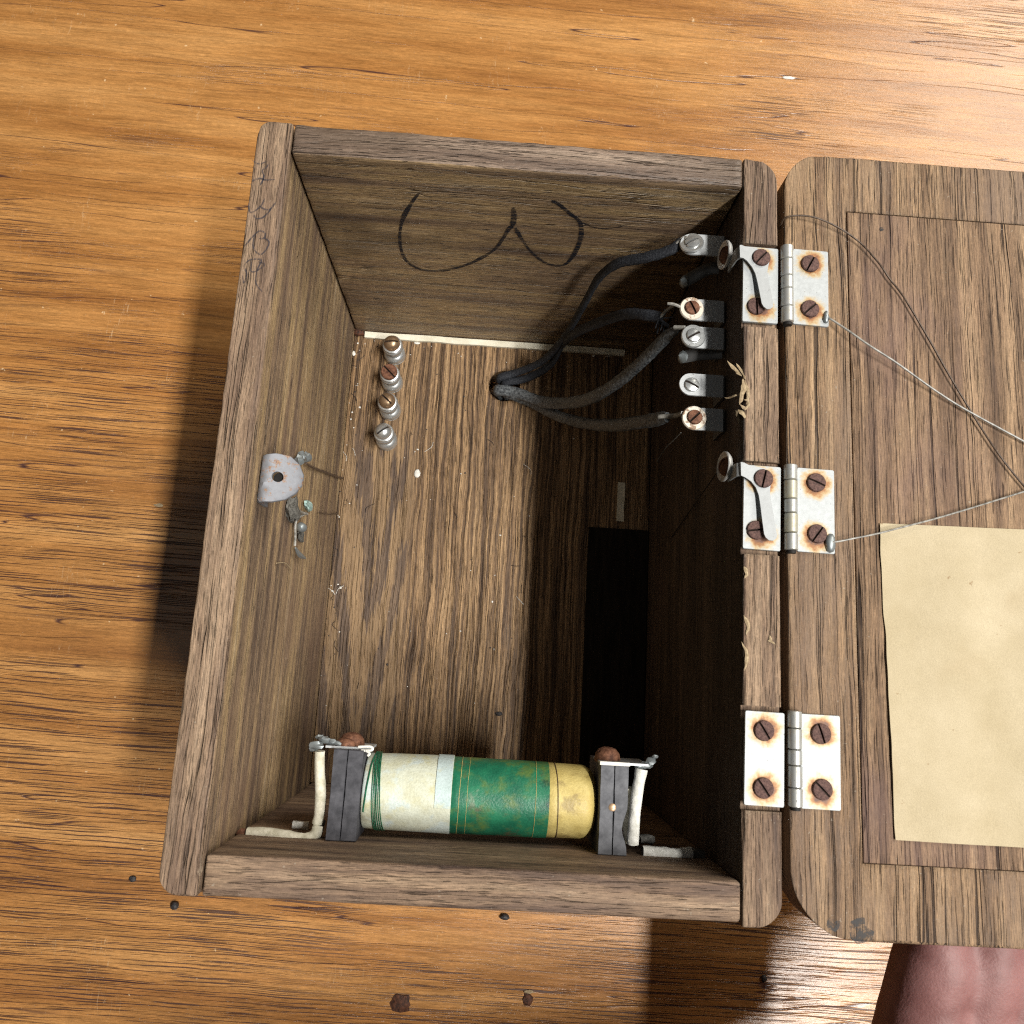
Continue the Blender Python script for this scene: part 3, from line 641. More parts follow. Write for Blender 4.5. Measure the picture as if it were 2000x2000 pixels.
# ------------------------------------------------------------------ contact strips bent over the rim at the two upper hinges
def cstrip(i):
    base = (1400, 450) if i == 0 else (1400, 860); k_ = 0.13458
    if i == 0:
        out = [(325, 225), (350, 222), (450, 262), (560, 272), (650, 290), (735, 340), (765, 430), (740, 530), (725, 620), (745, 760), (770, 930), (792, 1080), (790, 1140), (750, 1172), (700, 1175), (655, 1140), (628, 1090), (605, 940), (580, 780), (552, 640), (505, 540), (430, 450), (380, 412), (330, 402)]
        dc, lab = (1424, 499), 'bent metal contact strip with cup washer over the hinge nearest the top'
    else:
        out = [(340, 320), (390, 330), (470, 372), (570, 385), (680, 410), (765, 480), (785, 580), (765, 700), (765, 780), (790, 980), (820, 1200), (845, 1390), (835, 1440), (790, 1468), (730, 1465), (685, 1425), (660, 1370), (640, 1180), (620, 960), (600, 800), (560, 690), (490, 600), (410, 545), (345, 515)]
        dc, lab = (1424, 912), 'bent metal contact strip with cup washer over the middle hinge'
    z = RIM + 1.15
    d = hit(dc[0], dc[1], 0, XR - 2.2)
    t = thing('contact_strip', (XR, d.y, d.z), lab, 'contact', 'contact strips on the hinges')
    pts = [P(base[0] + x * k_, base[1] + y * k_, z) for x, y in reversed(out)]
    # the tongue curls slightly up from the hinge leaf
    ymin = min(p.y for p in pts); ymax = max(p.y for p in pts)
    n = len(pts)
    zz = [z + 1.3 * max(0.0, (ymax - 9 - p.y) / (ymax - 9 - ymin)) for p in pts]
    v = [(p.x, p.y, q) for p, q in zip(pts, zz)] + [(p.x, p.y, q + 0.55) for p, q in zip(pts, zz)]
    f = [list(range(n - 1, -1, -1)), list(range(n, 2 * n))] + [[a, (a + 1) % n, n + (a + 1) % n, n + a] for a in range(n)]
    o = mesh_obj('strip', v, f, M_strip, t)
    bm = bmesh.new(); bm.from_mesh(o.data); bmesh.ops.triangulate(bm, faces=[q for q in bm.faces if len(q.verts) > 4]); bm.to_mesh(o.data); bm.free(); autosmooth(o, 50)
    # neck from the rim down to the cup washer on the inner face
    e0, e1 = pts[0], pts[-1]
    wmid = (e0 + e1) / 2; hw = abs(e1.y - e0.y) / 2
    prof = [(wmid.x + 0.2, z + 0.27), (XR - 1.0, z), (XR - 2.2, z - 1.5), (XR - 2.4, z - 6), (XR - 2.4, d.z)]
    pr = catmull([(a, 0, b) for a, b in prof], 4); v = []; f = []
    for q in pr: v += [(q.x - 0.25, wmid.y - hw, q.z - 0.1), (q.x - 0.25, wmid.y + hw, q.z - 0.1), (q.x + 0.25, wmid.y + hw, q.z + 0.1), (q.x + 0.25, wmid.y - hw, q.z + 0.1)]
    for a in range(len(pr) - 1):
        for b in range(4): f.append([4 * a + b, 4 * a + (b + 1) % 4, 4 * a + 4 + (b + 1) % 4, 4 * a + 4 + b])
    f += [[3, 2, 1, 0], [len(v) - 4, len(v) - 3, len(v) - 2, len(v) - 1]]
    part('neck', (v, f), M_strip, t)
    R_ = Matrix.Rotation(-math.pi / 2 + 0.12, 3, 'Y')
    part('cup_washer', xf(lathe_vf([(2.4, -0.6), (4.2, -0.3), (5.0, 0.6), (5.1, 1.2), (4.8, 1.5), (4.3, 1.1), (3.4, 0.3), (2.2, 0.0)], 28), R_, (XR - 3.0, d.y, d.z)), M_cup, t)
    place(SC_ROUND, 'screw', (XR - 2.8, d.y, d.z), t, R_ @ Rz(0.9))
    return t
for i in (0, 1): cstrip(i)

# ------------------------------------------------------------------ terminal lugs on the right wall
TZ = 141.0
lugs = [((1352, 473), 'lug', M_nickel, 'nickel terminal screw in the top right corner, black cable attached', 0.5, -0.25),
        ((1352, 601), 'rust', M_washrust, 'terminal screw rusted orange, second from the top, thin wire ends sticking out', -1.1, 0.0),
        ((1355, 655), 'lug', M_nickel, 'bright nickel terminal screw directly below the orange rusted one', 0.55, 0.0),
        ((1351, 748), 'bare', M_lug, 'terminal lug without any wire, small screw with rusty slot', -0.45, 0.0),
        ((1357, 815), 'rust', M_washrust, 'lowest terminal screw with pale rusty washer, black cable end attached', 0.8, 0.0)]
T = []
for i, ((u, v), kd, wm, lab, an, tl) in enumerate(lugs):
    c = P(u, v, TZ + 1); T.append(c)
    t = thing('terminal_lug', (XR, c.y, c.z - 4), lab, 'terminal', 'terminals on the right wall')
    n = 12; r = 4.1
    out = [(XR - 0.9, c.y + r), ] + [(c.x + r * math.cos(a), c.y + r * math.sin(a)) for a in [math.pi / 2 + math.pi * q / n for q in range(n + 1)]] + [(XR - 0.9, c.y - r)]
    part('lug', plate_vf(out, TZ - 1.0, TZ - 0.2, 0.1), M_lug, t)
    part('leg', join(box_vf(XR - 1.2, XR - 0.25, c.y - r, c.y + r, TZ - 12, TZ - 1.05)), M_lugshade, t)
    Rt = Matrix.Rotation(tl, 3, 'Y') @ Matrix.Rotation(tl * 0.8, 3, 'X')
    if kd != 'bare':
        part('washer', xf(lathe_vf([(2.0, -0.1), (4.3, -0.1), (4.4, 0.3), (4.1, 0.75), (2.4, 0.8)], 28), Rt, (c.x, c.y, TZ)), wm, t)
        place(SC_FLATR if kd == 'rust' else SC_FLATN, 'screw', (c.x, c.y, TZ + 0.9), t, Rt @ Rz(an))
    else:
        place(SC_FLATN, 'screw', (c.x + 0.3, c.y - 0.3, TZ + 0.0), t, Rz(an))
# bent spade ends between the lugs, toned dark for the shade there
for (u0, v0, u1, v1, z, lab) in [((1338), 550, 1385, 525, 128, 'dull metal spade end, toned dark for the shade under the top terminal'), (1335, 697, 1395, 690, 133, 'dull metal spade end, toned dark for the shade below the nickel terminal')]:
    a = P(u0, v0, z); b = P(u1, v1, z + 4)
    t = thing('spade_end', (b.x, b.y, b.z), lab, 'terminal')
    d = (b - a); s_ = Vector((-d.y, d.x, 0)).normalized() * 2.6
    part('blade', tube_vf(catmull([a + (a - b) * 0.02, a, a * 0.5 + b * 0.5 + Vector((0, 0, 0.8)), b, Vector((XR - 0.5, b.y, b.z + 1))], 4), 2.4, 8, flat=0.3), M_lugshade, t)
    part('solder_drop', blob_vf(a, 2.2, 2, 0.3, 3), M_solder, t)

# ------------------------------------------------------------------ black cables from the floor hole to the lugs
hc = hole_c
def cable(path, rad, mat, lab, endlist=None, seed=0, flat=0.68, kind=0):
    pts = catmull(path, 8); m = len(pts)
    rr = [rad * (1 + 0.08 * mnoise.noise(p * 0.08 + Vector((seed, 0, 0)))) for p in pts]
    if kind == 1:
        for q in range(9): rr[m - 1 - q] = rad * (0.30 + 0.70 * (q / 9) ** 0.7)
    if kind == 2:
        for q in range(3): rr[m - 1 - q] = rad * (0.70 + 0.1 * q)
    t = thing('cable', path[0], lab, 'cable', 'black cables from the floor hole')
    part('sleeve', tube_vf(pts, rr, 14, rough=0.14, flat=flat, seed=seed), mat, t)
    return t, pts
hz = FLOOR
c1, p1 = cable([(hc.x - 1, hc.y + 3, hz - 14), (hc.x - 1, hc.y + 3, hz - 4), P(975, 738, hz + 5), P(1010, 727, hz + 9), P(1062, 703, hz + 22), P(1108, 650, 60), P(1143, 590, 84), P(1168, 545, 104), P(1205, 515, 119), P(1260, 503, 130), P(1305, 490, 136), P(1333, 472, 139)], 2.15, M_cable, 'black cable curving highest, up to the terminal in the top right corner', seed=1)
c2, p2 = cable([(hc.x + 2, hc.y + 1, hz - 14), (hc.x + 2, hc.y + 1, hz - 4), P(985, 748, hz + 4), P(1030, 738, hz + 8), P(1075, 712, hz + 20), P(1098, 672, 50), P(1125, 650, 70), P(1170, 630, 92), P(1220, 614, 112), P(1260, 615, 122), P(1292, 622, 126)], 2.15, M_cable, 'black cable with frayed end at the orange rusted terminal', seed=2)
c3, p3 = cable([(hc.x - 2, hc.y - 3, hz - 14), (hc.x - 2, hc.y - 3, hz - 4), P(972, 762, hz + 4), P(1010, 768, hz + 8), P(1060, 785, hz + 18), P(1110, 787, 52), P(1160, 775, 78), P(1215, 740, 100), P(1260, 700, 116), P(1300, 660, 130), P(1328, 640, 138)], 2.85, M_cableg, 'dusty grey cable sleeve tapering to the bright nickel terminal', seed=3, kind=1)
c4, p4 = cable([(hc.x + 2, hc.y - 4, hz - 14), (hc.x + 2, hc.y - 4, hz - 4), P(990, 768, hz + 3), P(1035, 785, hz + 6), P(1090, 812, hz + 22), P(1150, 828, 56), P(1205, 830, 86), P(1255, 824, 112), P(1303, 815, 130)], 2.7, M_cableg, 'lowest dusty cable running to the terminal with pale washer', seed=4, kind=2)
part('conductor', tube_vf(catmull([p4[-1] + Vector((-3, 0, -0.2)), P(1318, 812, 134), P(1334, 808, TZ - 0.5)], 4), 0.9, 8, rough=0.2), M_tin, c4)
part('conductor', tube_vf(catmull([p1[-1] + Vector((-2, -1, -0.5)), P(1336, 465, 140), P(1343, 470, TZ)], 4), 0.9, 8), M_tin, c1)
part('conductor', tube_vf(catmull([p2[-1] + Vector((-1, 0, 0)), P(1310, 600, 131), P(1330, 595, 138), P(1338, 600, TZ)], 4), 0.6, 8), M_tin, c2)
part('wire_end', tube_vf(catmull([P(1304, 593, 141), P(1316, 594, 141.5), P(1330, 600, TZ + 0.2)], 4), 0.55, 6), M_tin, c2)
for q in range(9):
    a = p2[-1]; ang = random.uniform(-2.4, 1.2)
    e = a + Vector((math.cos(ang) * 3.5, math.sin(ang) * 5.5, random.uniform(-3, 4)))
    part('fray', tube_vf(catmull([a + Vector((-1, 0, 0)), (a + e) / 2 + Vector((random.uniform(-1, 1), random.uniform(-1, 1), 0.5)), e], 4), 0.28, 5), M_cable, c2, smooth=False)
part('conductor', tube_vf(catmull([p3[-1] + Vector((-2, 0, 0)), P(1338, 640, TZ - 0.3)], 4), 0.8, 8), M_tin, c3)

# ------------------------------------------------------------------ binding posts on the floor
posts = [((772, 703), M_bronze, 0.1, 'topmost binding post of the row, brownish domed screw beside the cream strip'),
         ((767, 757), M_brown, -0.75, 'second binding post from the top, dark rusty flat screw head'),
         ((763, 811), M_bronze, -0.7, 'third binding post from the top, brassy domed screw head'),
         ((756, 869), M_nickel, 0.65, 'lowest binding post of the row, bright grey domed screw head')]
for i, ((u, v), hm, an, lab) in enumerate(posts):
    b = P(u, v - 8, FLOOR)
    t = thing('binding_post', (b.x, b.y, FLOOR), lab, 'binding post', 'binding posts in a row on the box floor')
    lx, ly = -0.25, 0.35
    part('base_ring', xf(lathe_vf([(5.2, 0), (5.3, 0.8), (4.9, 1.2), (4.6, 1.3)], 28), None, b), M_nickel, t)
    part('barrel', xf(lathe_vf([(4.7, 1.0), (5.3, 1.6), (5.4, 3.0), (5.15, 4.2), (4.5, 4.9), (3.6, 5.4), (3.45, 9.4), (3.9, 10.2), (4.8, 10.8), (5.05, 11.6), (5.0, 12.9), (4.6, 13.4), (4.2, 13.6), (4.25, 14.0), (4.75, 14.3), (4.7, 15.1), (4.2, 15.4), (3.4, 15.5)], 28), None, b), M_nickel, t)
    if i == 1: prof = [(3.9, -0.6), (4.05, 0.5), (4.0, 1.5), (3.6, 1.95), (2, 2.1), (0, 2.15)]; top = 2.15
    else: prof = [(3.8, -0.6), (4.0, 0.4), (3.85, 1.5), (3.1, 2.8), (1.9, 3.6), (0, 3.9)]; top = 3.9
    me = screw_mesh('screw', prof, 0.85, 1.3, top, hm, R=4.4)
    place(me, 'screw', (b.x, b.y, FLOOR + 15.6), t, Rz(an))

# ------------------------------------------------------------------ cream strips, black sheet on the floor
a, b = P(714, 648, FLOOR), P(1219, 688, FLOOR)
yy = YT - 0.5
n = 40; v = []; f = []
for i in range(n + 1):
    x = a.x + (b.x - a.x) * i / n; w = 3.1 + 0.25 * mnoise.noise(Vector((x * 0.1, 1, 2))); dy = 0.25 * mnoise.noise(Vector((x * 0.05, 7, 2)))
    v += [(x, yy + dy, FLOOR + 0.15), (x, yy - w + dy, FLOOR + 0.15), (x, yy - w + dy, FLOOR + 1.7), (x, yy + dy, FLOOR + 1.9)]
for i in range(n):
    for k_ in range(4): f.append([4 * i + k_, 4 * i + (k_ + 1) % 4, 4 * i + 4 + (k_ + 1) % 4, 4 * i + 4 + k_])
f += [[3, 2, 1, 0], [4 * n, 4 * n + 1, 4 * n + 2, 4 * n + 3]]
o = mesh_obj('cream_strip', v, f, M_cream, None, org=(a.x, a.y, FLOOR)); fixn(o); tag(o, 'long thin cream strip lying along the top end of the box floor', 'strip')
q = P(1212, 981, FLOOR)
o = mesh_obj('cream_slip', *xf(plate_vf([(1.9 + 0.0, -10), (1.6, -4), (1.95, 3), (1.8, 10), (-1.7, 10.2), (-1.8, 2), (-1.9, -9.8)][::1], 0.1, 0.9), None, (q.x, q.y, FLOOR)), M_cream, None, org=(q.x, q.y, FLOOR)); fixn(o)
tag(o, 'short pale slip on the dark side of the box floor above the black rectangle', 'strip')
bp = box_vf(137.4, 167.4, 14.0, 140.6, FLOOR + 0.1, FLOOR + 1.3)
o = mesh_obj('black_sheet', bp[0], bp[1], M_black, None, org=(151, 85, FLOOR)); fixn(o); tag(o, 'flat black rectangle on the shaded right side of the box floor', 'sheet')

# ------------------------------------------------------------------ induction coil on the bottom end board
CY, CZ, R0 = 25.8, 121.0, 12.4
coil = thing('induction_coil', (90, YB, CZ), 'green and white wound coil between two black end blocks at the box bottom end', 'coil')
RX = Matrix.Rotation(math.pi / 2, 3, 'Y')       # +Z of a lathe goes to +X
def ring(x0, x1, prof, mat, name, parent, amp=0.0, seed=0, n=56):
    v, f = lathe_vf(prof, n)
    vv = []
    for q in v:
        w = RX @ Vector(q); w = Vector((w.x, w.y, w.z))
        k_ = 1 + amp * mnoise.noise(Vector((w.x * 0.08 + seed, w.y * 0.12, w.z * 0.12)))
        vv.append(Vector((w.x, CY + w.y * k_, CZ + w.z * k_)))
    return part(name, (vv, f), mat, parent, deg=50)
def dens(x0, x1, r0, r1, n): return [(r0 + (r1 - r0) * i / n, x0 + (x1 - x0) * i / n) for i in range(n + 1)]
gx = 80.9
wp = ring(0, 0, [(9.5, 51.6), (11.6, 51.8)] + dens(52.3, gx, R0 - 0.25, R0 + 0.25, 14) + [(R0 - 0.4, gx + 0.05)], M_wpaper, 'paper_wrap', coil, 0.012, 1)
ring(0, 0, [(R0 - 0.8, gx - 1)] + dens(gx, 113.0, R0 - 0.05, R0 - 0.15, 16) + [(R0 - 0.9, 113.1)], M_wgreen, 'green_wrap', coil, 0.006, 2)
ring(0, 0, [(R0 - 1.0, 112.0)] + dens(113.2, 124.6, R0 - 0.35, R0 - 0.5, 6) + [(R0 - 0.8, 126.0), (R0 - 1.6, 127.4), (R0 - 3.0, 128.5), (R0 - 5.0, 129.1), (R0 - 8.5, 129.2)], M_wyell, 'yellow_end', coil, 0.006, 3)
# pale blue paper patch: a slightly larger curved sheet segment
v = []; f = []
for lv in (0, 1):
    for i in range(7):
        for j in range(17):
            x = 75.6 + (gx - 0.1 - 75.6) * i / 6 + (0.8 * mnoise.noise(Vector((j * 0.3, 2, 1))) if i == 0 else 0); a = math.radians(-12 + 120 * j / 16)
            r_ = R0 + 0.26 + (0.16 if lv == 0 else 0); v.append((x, CY + r_ * math.sin(a), CZ + r_ * math.cos(a)))
for lv, fl_ in ((0, 1), (119, -1)):
    for i in range(6):
        for j in range(16): f.append([lv + i * 17 + j, lv + (i + 1) * 17 + j, lv + (i + 1) * 17 + j + 1, lv + i * 17 + j + 1][::fl_])
ring_ = [j for j in range(17)] + [i * 17 + 16 for i in range(1, 7)] + [6 * 17 + j for j in range(15, -1, -1)] + [i * 17 for i in range(5, 0, -1)]
for a, b in zip(ring_, ring_[1:] + ring_[:1]): f.append([a, b, 119 + b, 119 + a])
part('blue_patch', (v, f), M_wblue, wp, deg=60)
def loop(x0, x1, r, rad, mat, name, parent, a0=-70, a1=160, n=36, seed=0):
    pts = []
    for i in range(n + 1):
        t_ = i / n; a = math.radians(a0 + (a1 - a0) * t_); pts.append((x0 + (x1 - x0) * t_ + 0.15 * mnoise.noise(Vector((t_ * 4, seed, 0))), CY + r * math.sin(a), CZ + r * math.cos(a)))
    return part(name, tube_vf(pts, rad, 5), mat, parent)
for q, (x0, x1) in enumerate([(58.6, 55.6), (57.9, 55.2), (57.3, 54.9), (56.7, 54.6), (56.2, 54.0), (59.3, 55.8)]):
    loop(x0, x1, R0 + 0.12, 0.15, M_thread, 'thread', wp, -75, 105, seed=q)
loop(52.8, 54.6, R0 + 0.1, 0.24, M_thread, 'thread', wp, -25, 90, seed=11)
loop(116.5, 115.2, R0 - 0.28, 0.16, M_wiredk, 'thread', coil, -85, 95, seed=8)
for x_, m_ in ((83.6, 0.09), (86.2, 0.06), (108.6, 0.07)):
    loop(x_ - 0.4, x_ + 0.2, R0 - 0.02, m_, M_wyell, 'thread', coil, -85, 95, seed=x_)
# end blocks: each a pair of fibre plates with the split between them
def fblock(x0, x1, mat, name, waist, seed, z1=134.2):
    ys = [YB + 0.15 + (39.6 - YB) * i / 14 for i in range(15)]
    def sidex(y, s_):
        t_ = (y - YB) / 28.0
        return s_ * 0.9 * waist * max(0, math.sin(math.pi * min(1, max(0, (t_ - 0.05) / 0.5)))) ** 2
    outl = [(x1 - sidex(y, 1) + 0.12 * mnoise.noise(Vector((y * 0.3, seed, 1))), y) for y in ys] + [(x0 + 0.12 * mnoise.noise(Vector((y * 0.3, seed, 5))), y) for y in reversed(ys)]
    vf = plate_vf(outl, z1 - 27, z1, 0.25)
    return part(name, vf, mat, coil, deg=30)
fblock(41.9, 46.35, M_fibre, 'end_plate', 0, 1); fblock(46.6, 51.5, M_fibre, 'end_plate', 0, 2, 134.0)
fblock(129.3, 133.75, M_fibreg, 'end_plate', 0, 3); fblock(134.05, 138.5, M_fibreg, 'end_plate', 1.9, 4)
pc = P(1196, 1577, 134.3); part('rivet', xf(lathe_vf([(1.25, -0.6), (1.25, 0.15), (0.8, 0.3), (0, 0.32)], 14), None, (pc.x, pc.y, 134.1)), M_bronze, coil)
# terminal tags, screws and solder on top of the blocks (towards the middle of the box)
RY = Matrix.Rotation(-math.pi / 2, 3, 'X')      # +Z of a lathe goes to +Y
for (cx, x0, x1, zc) in ((46.0, 38.5, 53.5, 121), (132.6, 129.0, 145.0, 122)):
    part('tag', box_vf(x0, x1, 39.75, 40.45, zc - 4, 134.0 if cx > 100 else 131), M_lug, coil, deg=30)
    if cx > 100:
        part('tag_lip', box_vf(128.9, 138.8, 39.5, 40.6, 133.9, 134.7), M_chip, coil, deg=30)
    place(SC_ROUND, 'screw', (cx, 40.5, zc + 4), coil, RY @ Matrix.Rotation(0.5, 3, 'Z') @ Matrix.Diagonal((1.35, 1.35, 1.55)))
place(SC_ROUND, 'screw', (44.6, 40.6, 128), coil, RY @ Matrix.Diagonal((1.1, 0.9, 0.9)))
for (u, v, z, r_, sd) in [(618, 1456, 132, 1.8, 1), (635, 1445, 130, 1.5, 2), (625, 1440, 128, 1.2, 3), (650, 1448, 130, 1.1, 4), (612, 1462, 130, 1.2, 5), (1262, 1494, 131, 1.6, 6), (1272, 1486, 132, 1.4, 7), (1250, 1496, 131, 1.3, 8), (1280, 1478, 133, 0.8, 9)]:
    c = P(u, v, z); part('solder', blob_vf(c, r_, 2, 0.5, sd, (1.3, 0.8, 0.8)), M_solder, coil)
for pts in ([(700, 1459, 133), (722, 1458, 133), (728, 1463, 133), (722, 1466, 133), (705, 1466, 133)], [(715, 1466, 133.5), (722, 1472, 134), (718, 1476, 134)]):
    part('wire_hook', tube_vf(catmull([P(*q) for q in pts], 4), 0.42, 6), M_chip, coil)
part('lead_wire', tube_vf(catmull([P(640, 1452, 128), P(655, 1450, 130), P(672, 1458, 130)], 5), 0.8, 7, rough=0.3), M_solder, coil)
def sleeve(pts, r, mat, seed, parent=coil, flat=1.0):
    q = catmull([P(*w) for w in pts], 6)
    return part('sleeved_lead', tube_vf(q, [r * (1 + 0.13 * mnoise.noise(p_ * 0.25 + Vector((seed, 0, 0)))) for p_ in q], 12, rough=0.10, seed=seed, flat=flat), mat, parent)
sleeve([(625, 1467, 131), (624, 1500, 130.5), (626, 1545, 130), (624, 1585, 129.5), (619, 1608, 129)], 1.75, M_white, 1)
sleeve([(622, 1612, 129), (615, 1630, 129.5), (595, 1638, 130), (560, 1634, 130), (520, 1628, 129.5), (484, 1627, 129)], 1.9, M_white, 2)
sleeve([(572, 1611, 118), (590, 1612, 118), (603, 1613, 118)], 1.5, M_whitec, 3)
sleeve([(1228, 1538, 128), (1226, 1580, 127), (1226, 1620, 127), (1230, 1645, 127)], 1.7, M_white, 4)
sleeve([(1253, 1502, 131), (1247, 1535, 131), (1241, 1580, 131), (1237, 1625, 131), (1236, 1648, 130.5)], 2.0, M_whitec, 5)
sleeve([(1255, 1663, 130), (1285, 1665, 130), (1320, 1668, 130), (1350, 1667, 129.5)], 1.95, M_whitec, 6)
sleeve([(1349, 1667, 129.5), (1360, 1668, 129), (1372, 1671, 128.5)], 1.9, M_dust, 7)
sleeve([(1248, 1640, 120), (1262, 1638, 119), (1274, 1641, 118)], 1.6, M_dust, 8)
part('tip', blob_vf(P(472, 1628, 128.5), 1.7, 2, 0.3, 5), M_brown, coil)
part('tip', blob_vf(P(1256, 1662, 130.4), 1.4, 2, 0.4, 6, (0.6, 1, 1)), M_slot, coil)
part('lead_wire', tube_vf(catmull([P(622, 1610, 129), P(629, 1612, 127), P(632, 1603, 125)], 4), 0.7, 7), M_solder, coil)

# ------------------------------------------------------------------ latch plate and the broken contact below it on the left wall
lat = thing('latch_plate', (XL, 127, 150), 'bent grey metal latch plate with a round hole on the left wall', 'latch')
outl = [P(512, 888, 151.5), P(540, 885, 150.5), P(566, 889, 149.5), P(583, 905, 148.5), P(590, 925, 148), P(587, 945, 148), P(575, 962, 148.3), P(556, 975, 149), P(530, 981, 150), P(505, 980, 151.2), P(499, 972, 151.5)]
oc = [(p.x, p.y) for p in outl]
area2 = sum(oc[i][0] * oc[(i + 1) % len(oc)][1] - oc[(i + 1) % len(oc)][0] * oc[i][1] for i in range(len(oc)))
if area2 < 0: oc = oc[::-1]
def tiltz(x): return 151.6 - max(0.0, (x - 14.0)) ** 1.25 * 0.28 - max(0.0, 14.5 - x) ** 2 * 0.25
den = []
for i in range(len(oc)):
    a, b = Vector(oc[i]), Vector(oc[(i + 1) % len(oc)])
    for t_ in (0, 0.34, 0.67): den.append(tuple(a.lerp(b, t_)))
pv, pf = plate_vf(den, -1.2, 0.0, 0.2)
lo_ = mesh_obj('plate', pv, pf, M_latch, lat)
hcx = P(543, 932, 149.5)
cut(lo_, [xf(lathe_vf([(1.75, -4), (1.75, 4)], 20), None, (hcx.x, hcx.y, 0))])
bm = bmesh.new(); bm.from_mesh(lo_.data)
bmesh.ops.triangulate(bm, faces=bm.faces); bmesh.ops.subdivide_edges(bm, edges=[e for e in bm.edges if e.calc_length() > 0.003], cuts=2); bmesh.ops.triangulate(bm, faces=bm.faces)
lo0 = ORG['latch_plate']
for q in bm.verts:
    x = q.co.x / S + lo0.x; q.co.z = (tiltz(x) + (q.co.z / S + lo0.z)) * S - lo0.z * S
bm.to_mesh(lo_.data); bm.free(); autosmooth(lo_, 40)
ymn, ymx = min(p[1] for p in oc) + 0.4, max(p[1] for p in oc) - 0.6
pr = catmull([(13.6, 0, 150.6), (12.5, 0, 149.5), (12.3, 0, 146.5), (12.3, 0, 140)], 4); v = []; f = []
for q in pr: v += [(q.x - 0.5, ymn, q.z), (q.x - 0.5, ymx - 1.5, q.z), (q.x + 0.6, ymx - 1.5, q.z), (q.x + 0.6, ymn, q.z)]
for a in range(len(pr) - 1):
    for b in range(4): f.append([4 * a + b, 4 * a + (b + 1) % 4, 4 * a + 4 + (b + 1) % 4, 4 * a + 4 + b])
f += [[3, 2, 1, 0], [len(v) - 4, len(v) - 3, len(v) - 2, len(v) - 1]]
part('flange', (v, f), M_latch, lat)
part('hole_shade', xf(lathe_vf([(1.9, -2.2), (0, -2.2)], 16, closed=False), None, (hcx.x, hcx.y, tiltz(hcx.x) - 0.2)), M_slot, lat)  # black disc standing in for the shade inside the hole
def LWp(u, v, off=1.0): return hit(u, v, 0, XL + off)
def LW(lst, off=1.0): return [LWp(u, v, off) for u, v in lst]
for q, sd in (((590, 892), 1), ((600, 893), 2), ((585, 899), 3)):
    part('solder', blob_vf(LWp(*q, 3.0), 1.6, 2, 0.5, sd, (1, 1.3, 1.6)), M_solder, lat)
part('tail_wire', tube_vf(catmull(LW([(598, 905), (615, 915), (635, 922), (652, 929), (668, 934)], 1.2), 4), 0.55, 6, rough=0.3), M_wiredk, lat)
bc = thing('broken_contact', LWp(575, 1010, 0), 'corroded remains of a broken metal contact below the latch plate', 'contact')
part('lump', blob_vf(LWp(572, 997, 1.6), 4.6, 3, 0.5, 4, (0.45, 1.0, 1.3)), M_dust, bc)
part('verdigris', blob_vf(LWp(603, 988, 1.5), 2.6, 2, 0.7, 8, (0.5, 0.8, 1.9)), plain('verdigris', (0.16, 0.26, 0.24), (0.42, 0.55, 0.52), 0.8, 0.8), bc)
part('post', blob_vf(LWp(589, 1030, 2.0), 2.1, 2, 0.15, 2, (1.0, 1.0, 1.3)), M_solder, bc)
part('spring', tube_vf(catmull(LW([(598, 1003), (582, 1012), (577, 1025), (577, 1045), (576, 1066)], 1.8), 5), 0.5, 6), M_tin, bc)
part('spring', tube_vf(catmull(LW([(575, 990), (588, 1000), (600, 1004)], 2.2), 5), 0.55, 6), M_tin, bc)
part('blade', tube_vf(catmull(LW([(577, 1070), (584, 1082), (598, 1091)], 2.0), 4), [0.5, 0.8, 1.0, 1.2, 1.3, 1.2, 0.9, 0.5, 0.15], 6, flat=0.6), M_solder, bc)
part('lump', blob_vf(LWp(587, 1048, 0.8), 2.4, 2, 0.6, 9, (0.4, 1.0, 2.2)), M_dust, bc)
part('whisker', tube_vf(catmull(LW([(622, 1000), (640, 1004), (656, 1003), (666, 1002)], 1.0), 4), 0.3, 5), M_wiredk, bc)
part('whisker', tube_vf(catmull(LW([(540, 1100), (554, 1099), (563, 1105), (568, 1112)], 0.7), 4), 0.22, 5), M_splint, bc)

# ------------------------------------------------------------------ wires on the lid and thin threads
def lone(name, pts, r, mat, lab, cat, rough=0.0):
    q = catmull(pts, 6); v, f = tube_vf(q, r, 7, rough=rough)
    o = mesh_obj(name, v, f, mat, None, org=q[0]); autosmooth(o, 50); tag(o, lab, cat); return o
z1 = LT + 0.9
lone('thin_wire', [P(1519, 452, RIM - 9), P(1524, 441, RIM - 3), P(1533, 426, z1 + 0.3), P(1560, 421, z1 + 1.5), P(1596, 426, z1 + 2), P(1640, 446, z1 + 1.2), P(1680, 474, z1 + 0.6), P(1715, 512, z1 + 0.4), P(1738, 545, z1 + 0.3), P(1765, 580, z1 + 0.2), P(1810, 655, z1 + 0.3), P(1870, 760, z1 + 0.3), P(1960, 900, z1 + 0.3), P(2080, 1040, z1 + 0.2)], 0.32, M_wiredk, 'thin dark wire arching over the top of the lid from the gap', 'wire', 0.2)
lone('thin_wire', [P(1620, 622, z1 + 1.1), P(1630, 628, z1 + 1.5), P(1660, 648, z1 + 2.5), P(1700, 676, z1 + 3), P(1750, 708, z1 + 2.5), P(1830, 765, z1 + 0.8), P(1900, 808, z1 + 0.3), P(2080, 905, z1 + 0.2)], 0.36, M_tin, 'stiff grey wire soldered to the corner of the top hinge, sloping down across the lid', 'wire')
lone('thin_wire', [P(1624, 1059, z1 + 1.4), P(1640, 1057, z1 + 1.6), P(1670, 1051, z1 + 2), P(1710, 1043, z1 + 2), P(1750, 1033, z1 + 1.8), P(1830, 1012, z1 + 1), P(1920, 985, z1 + 0.5), P(2080, 935, z1 + 0.2)], 0.30, M_tin, 'grey wire soldered to the middle hinge, rising towards the paper on the lid', 'wire')
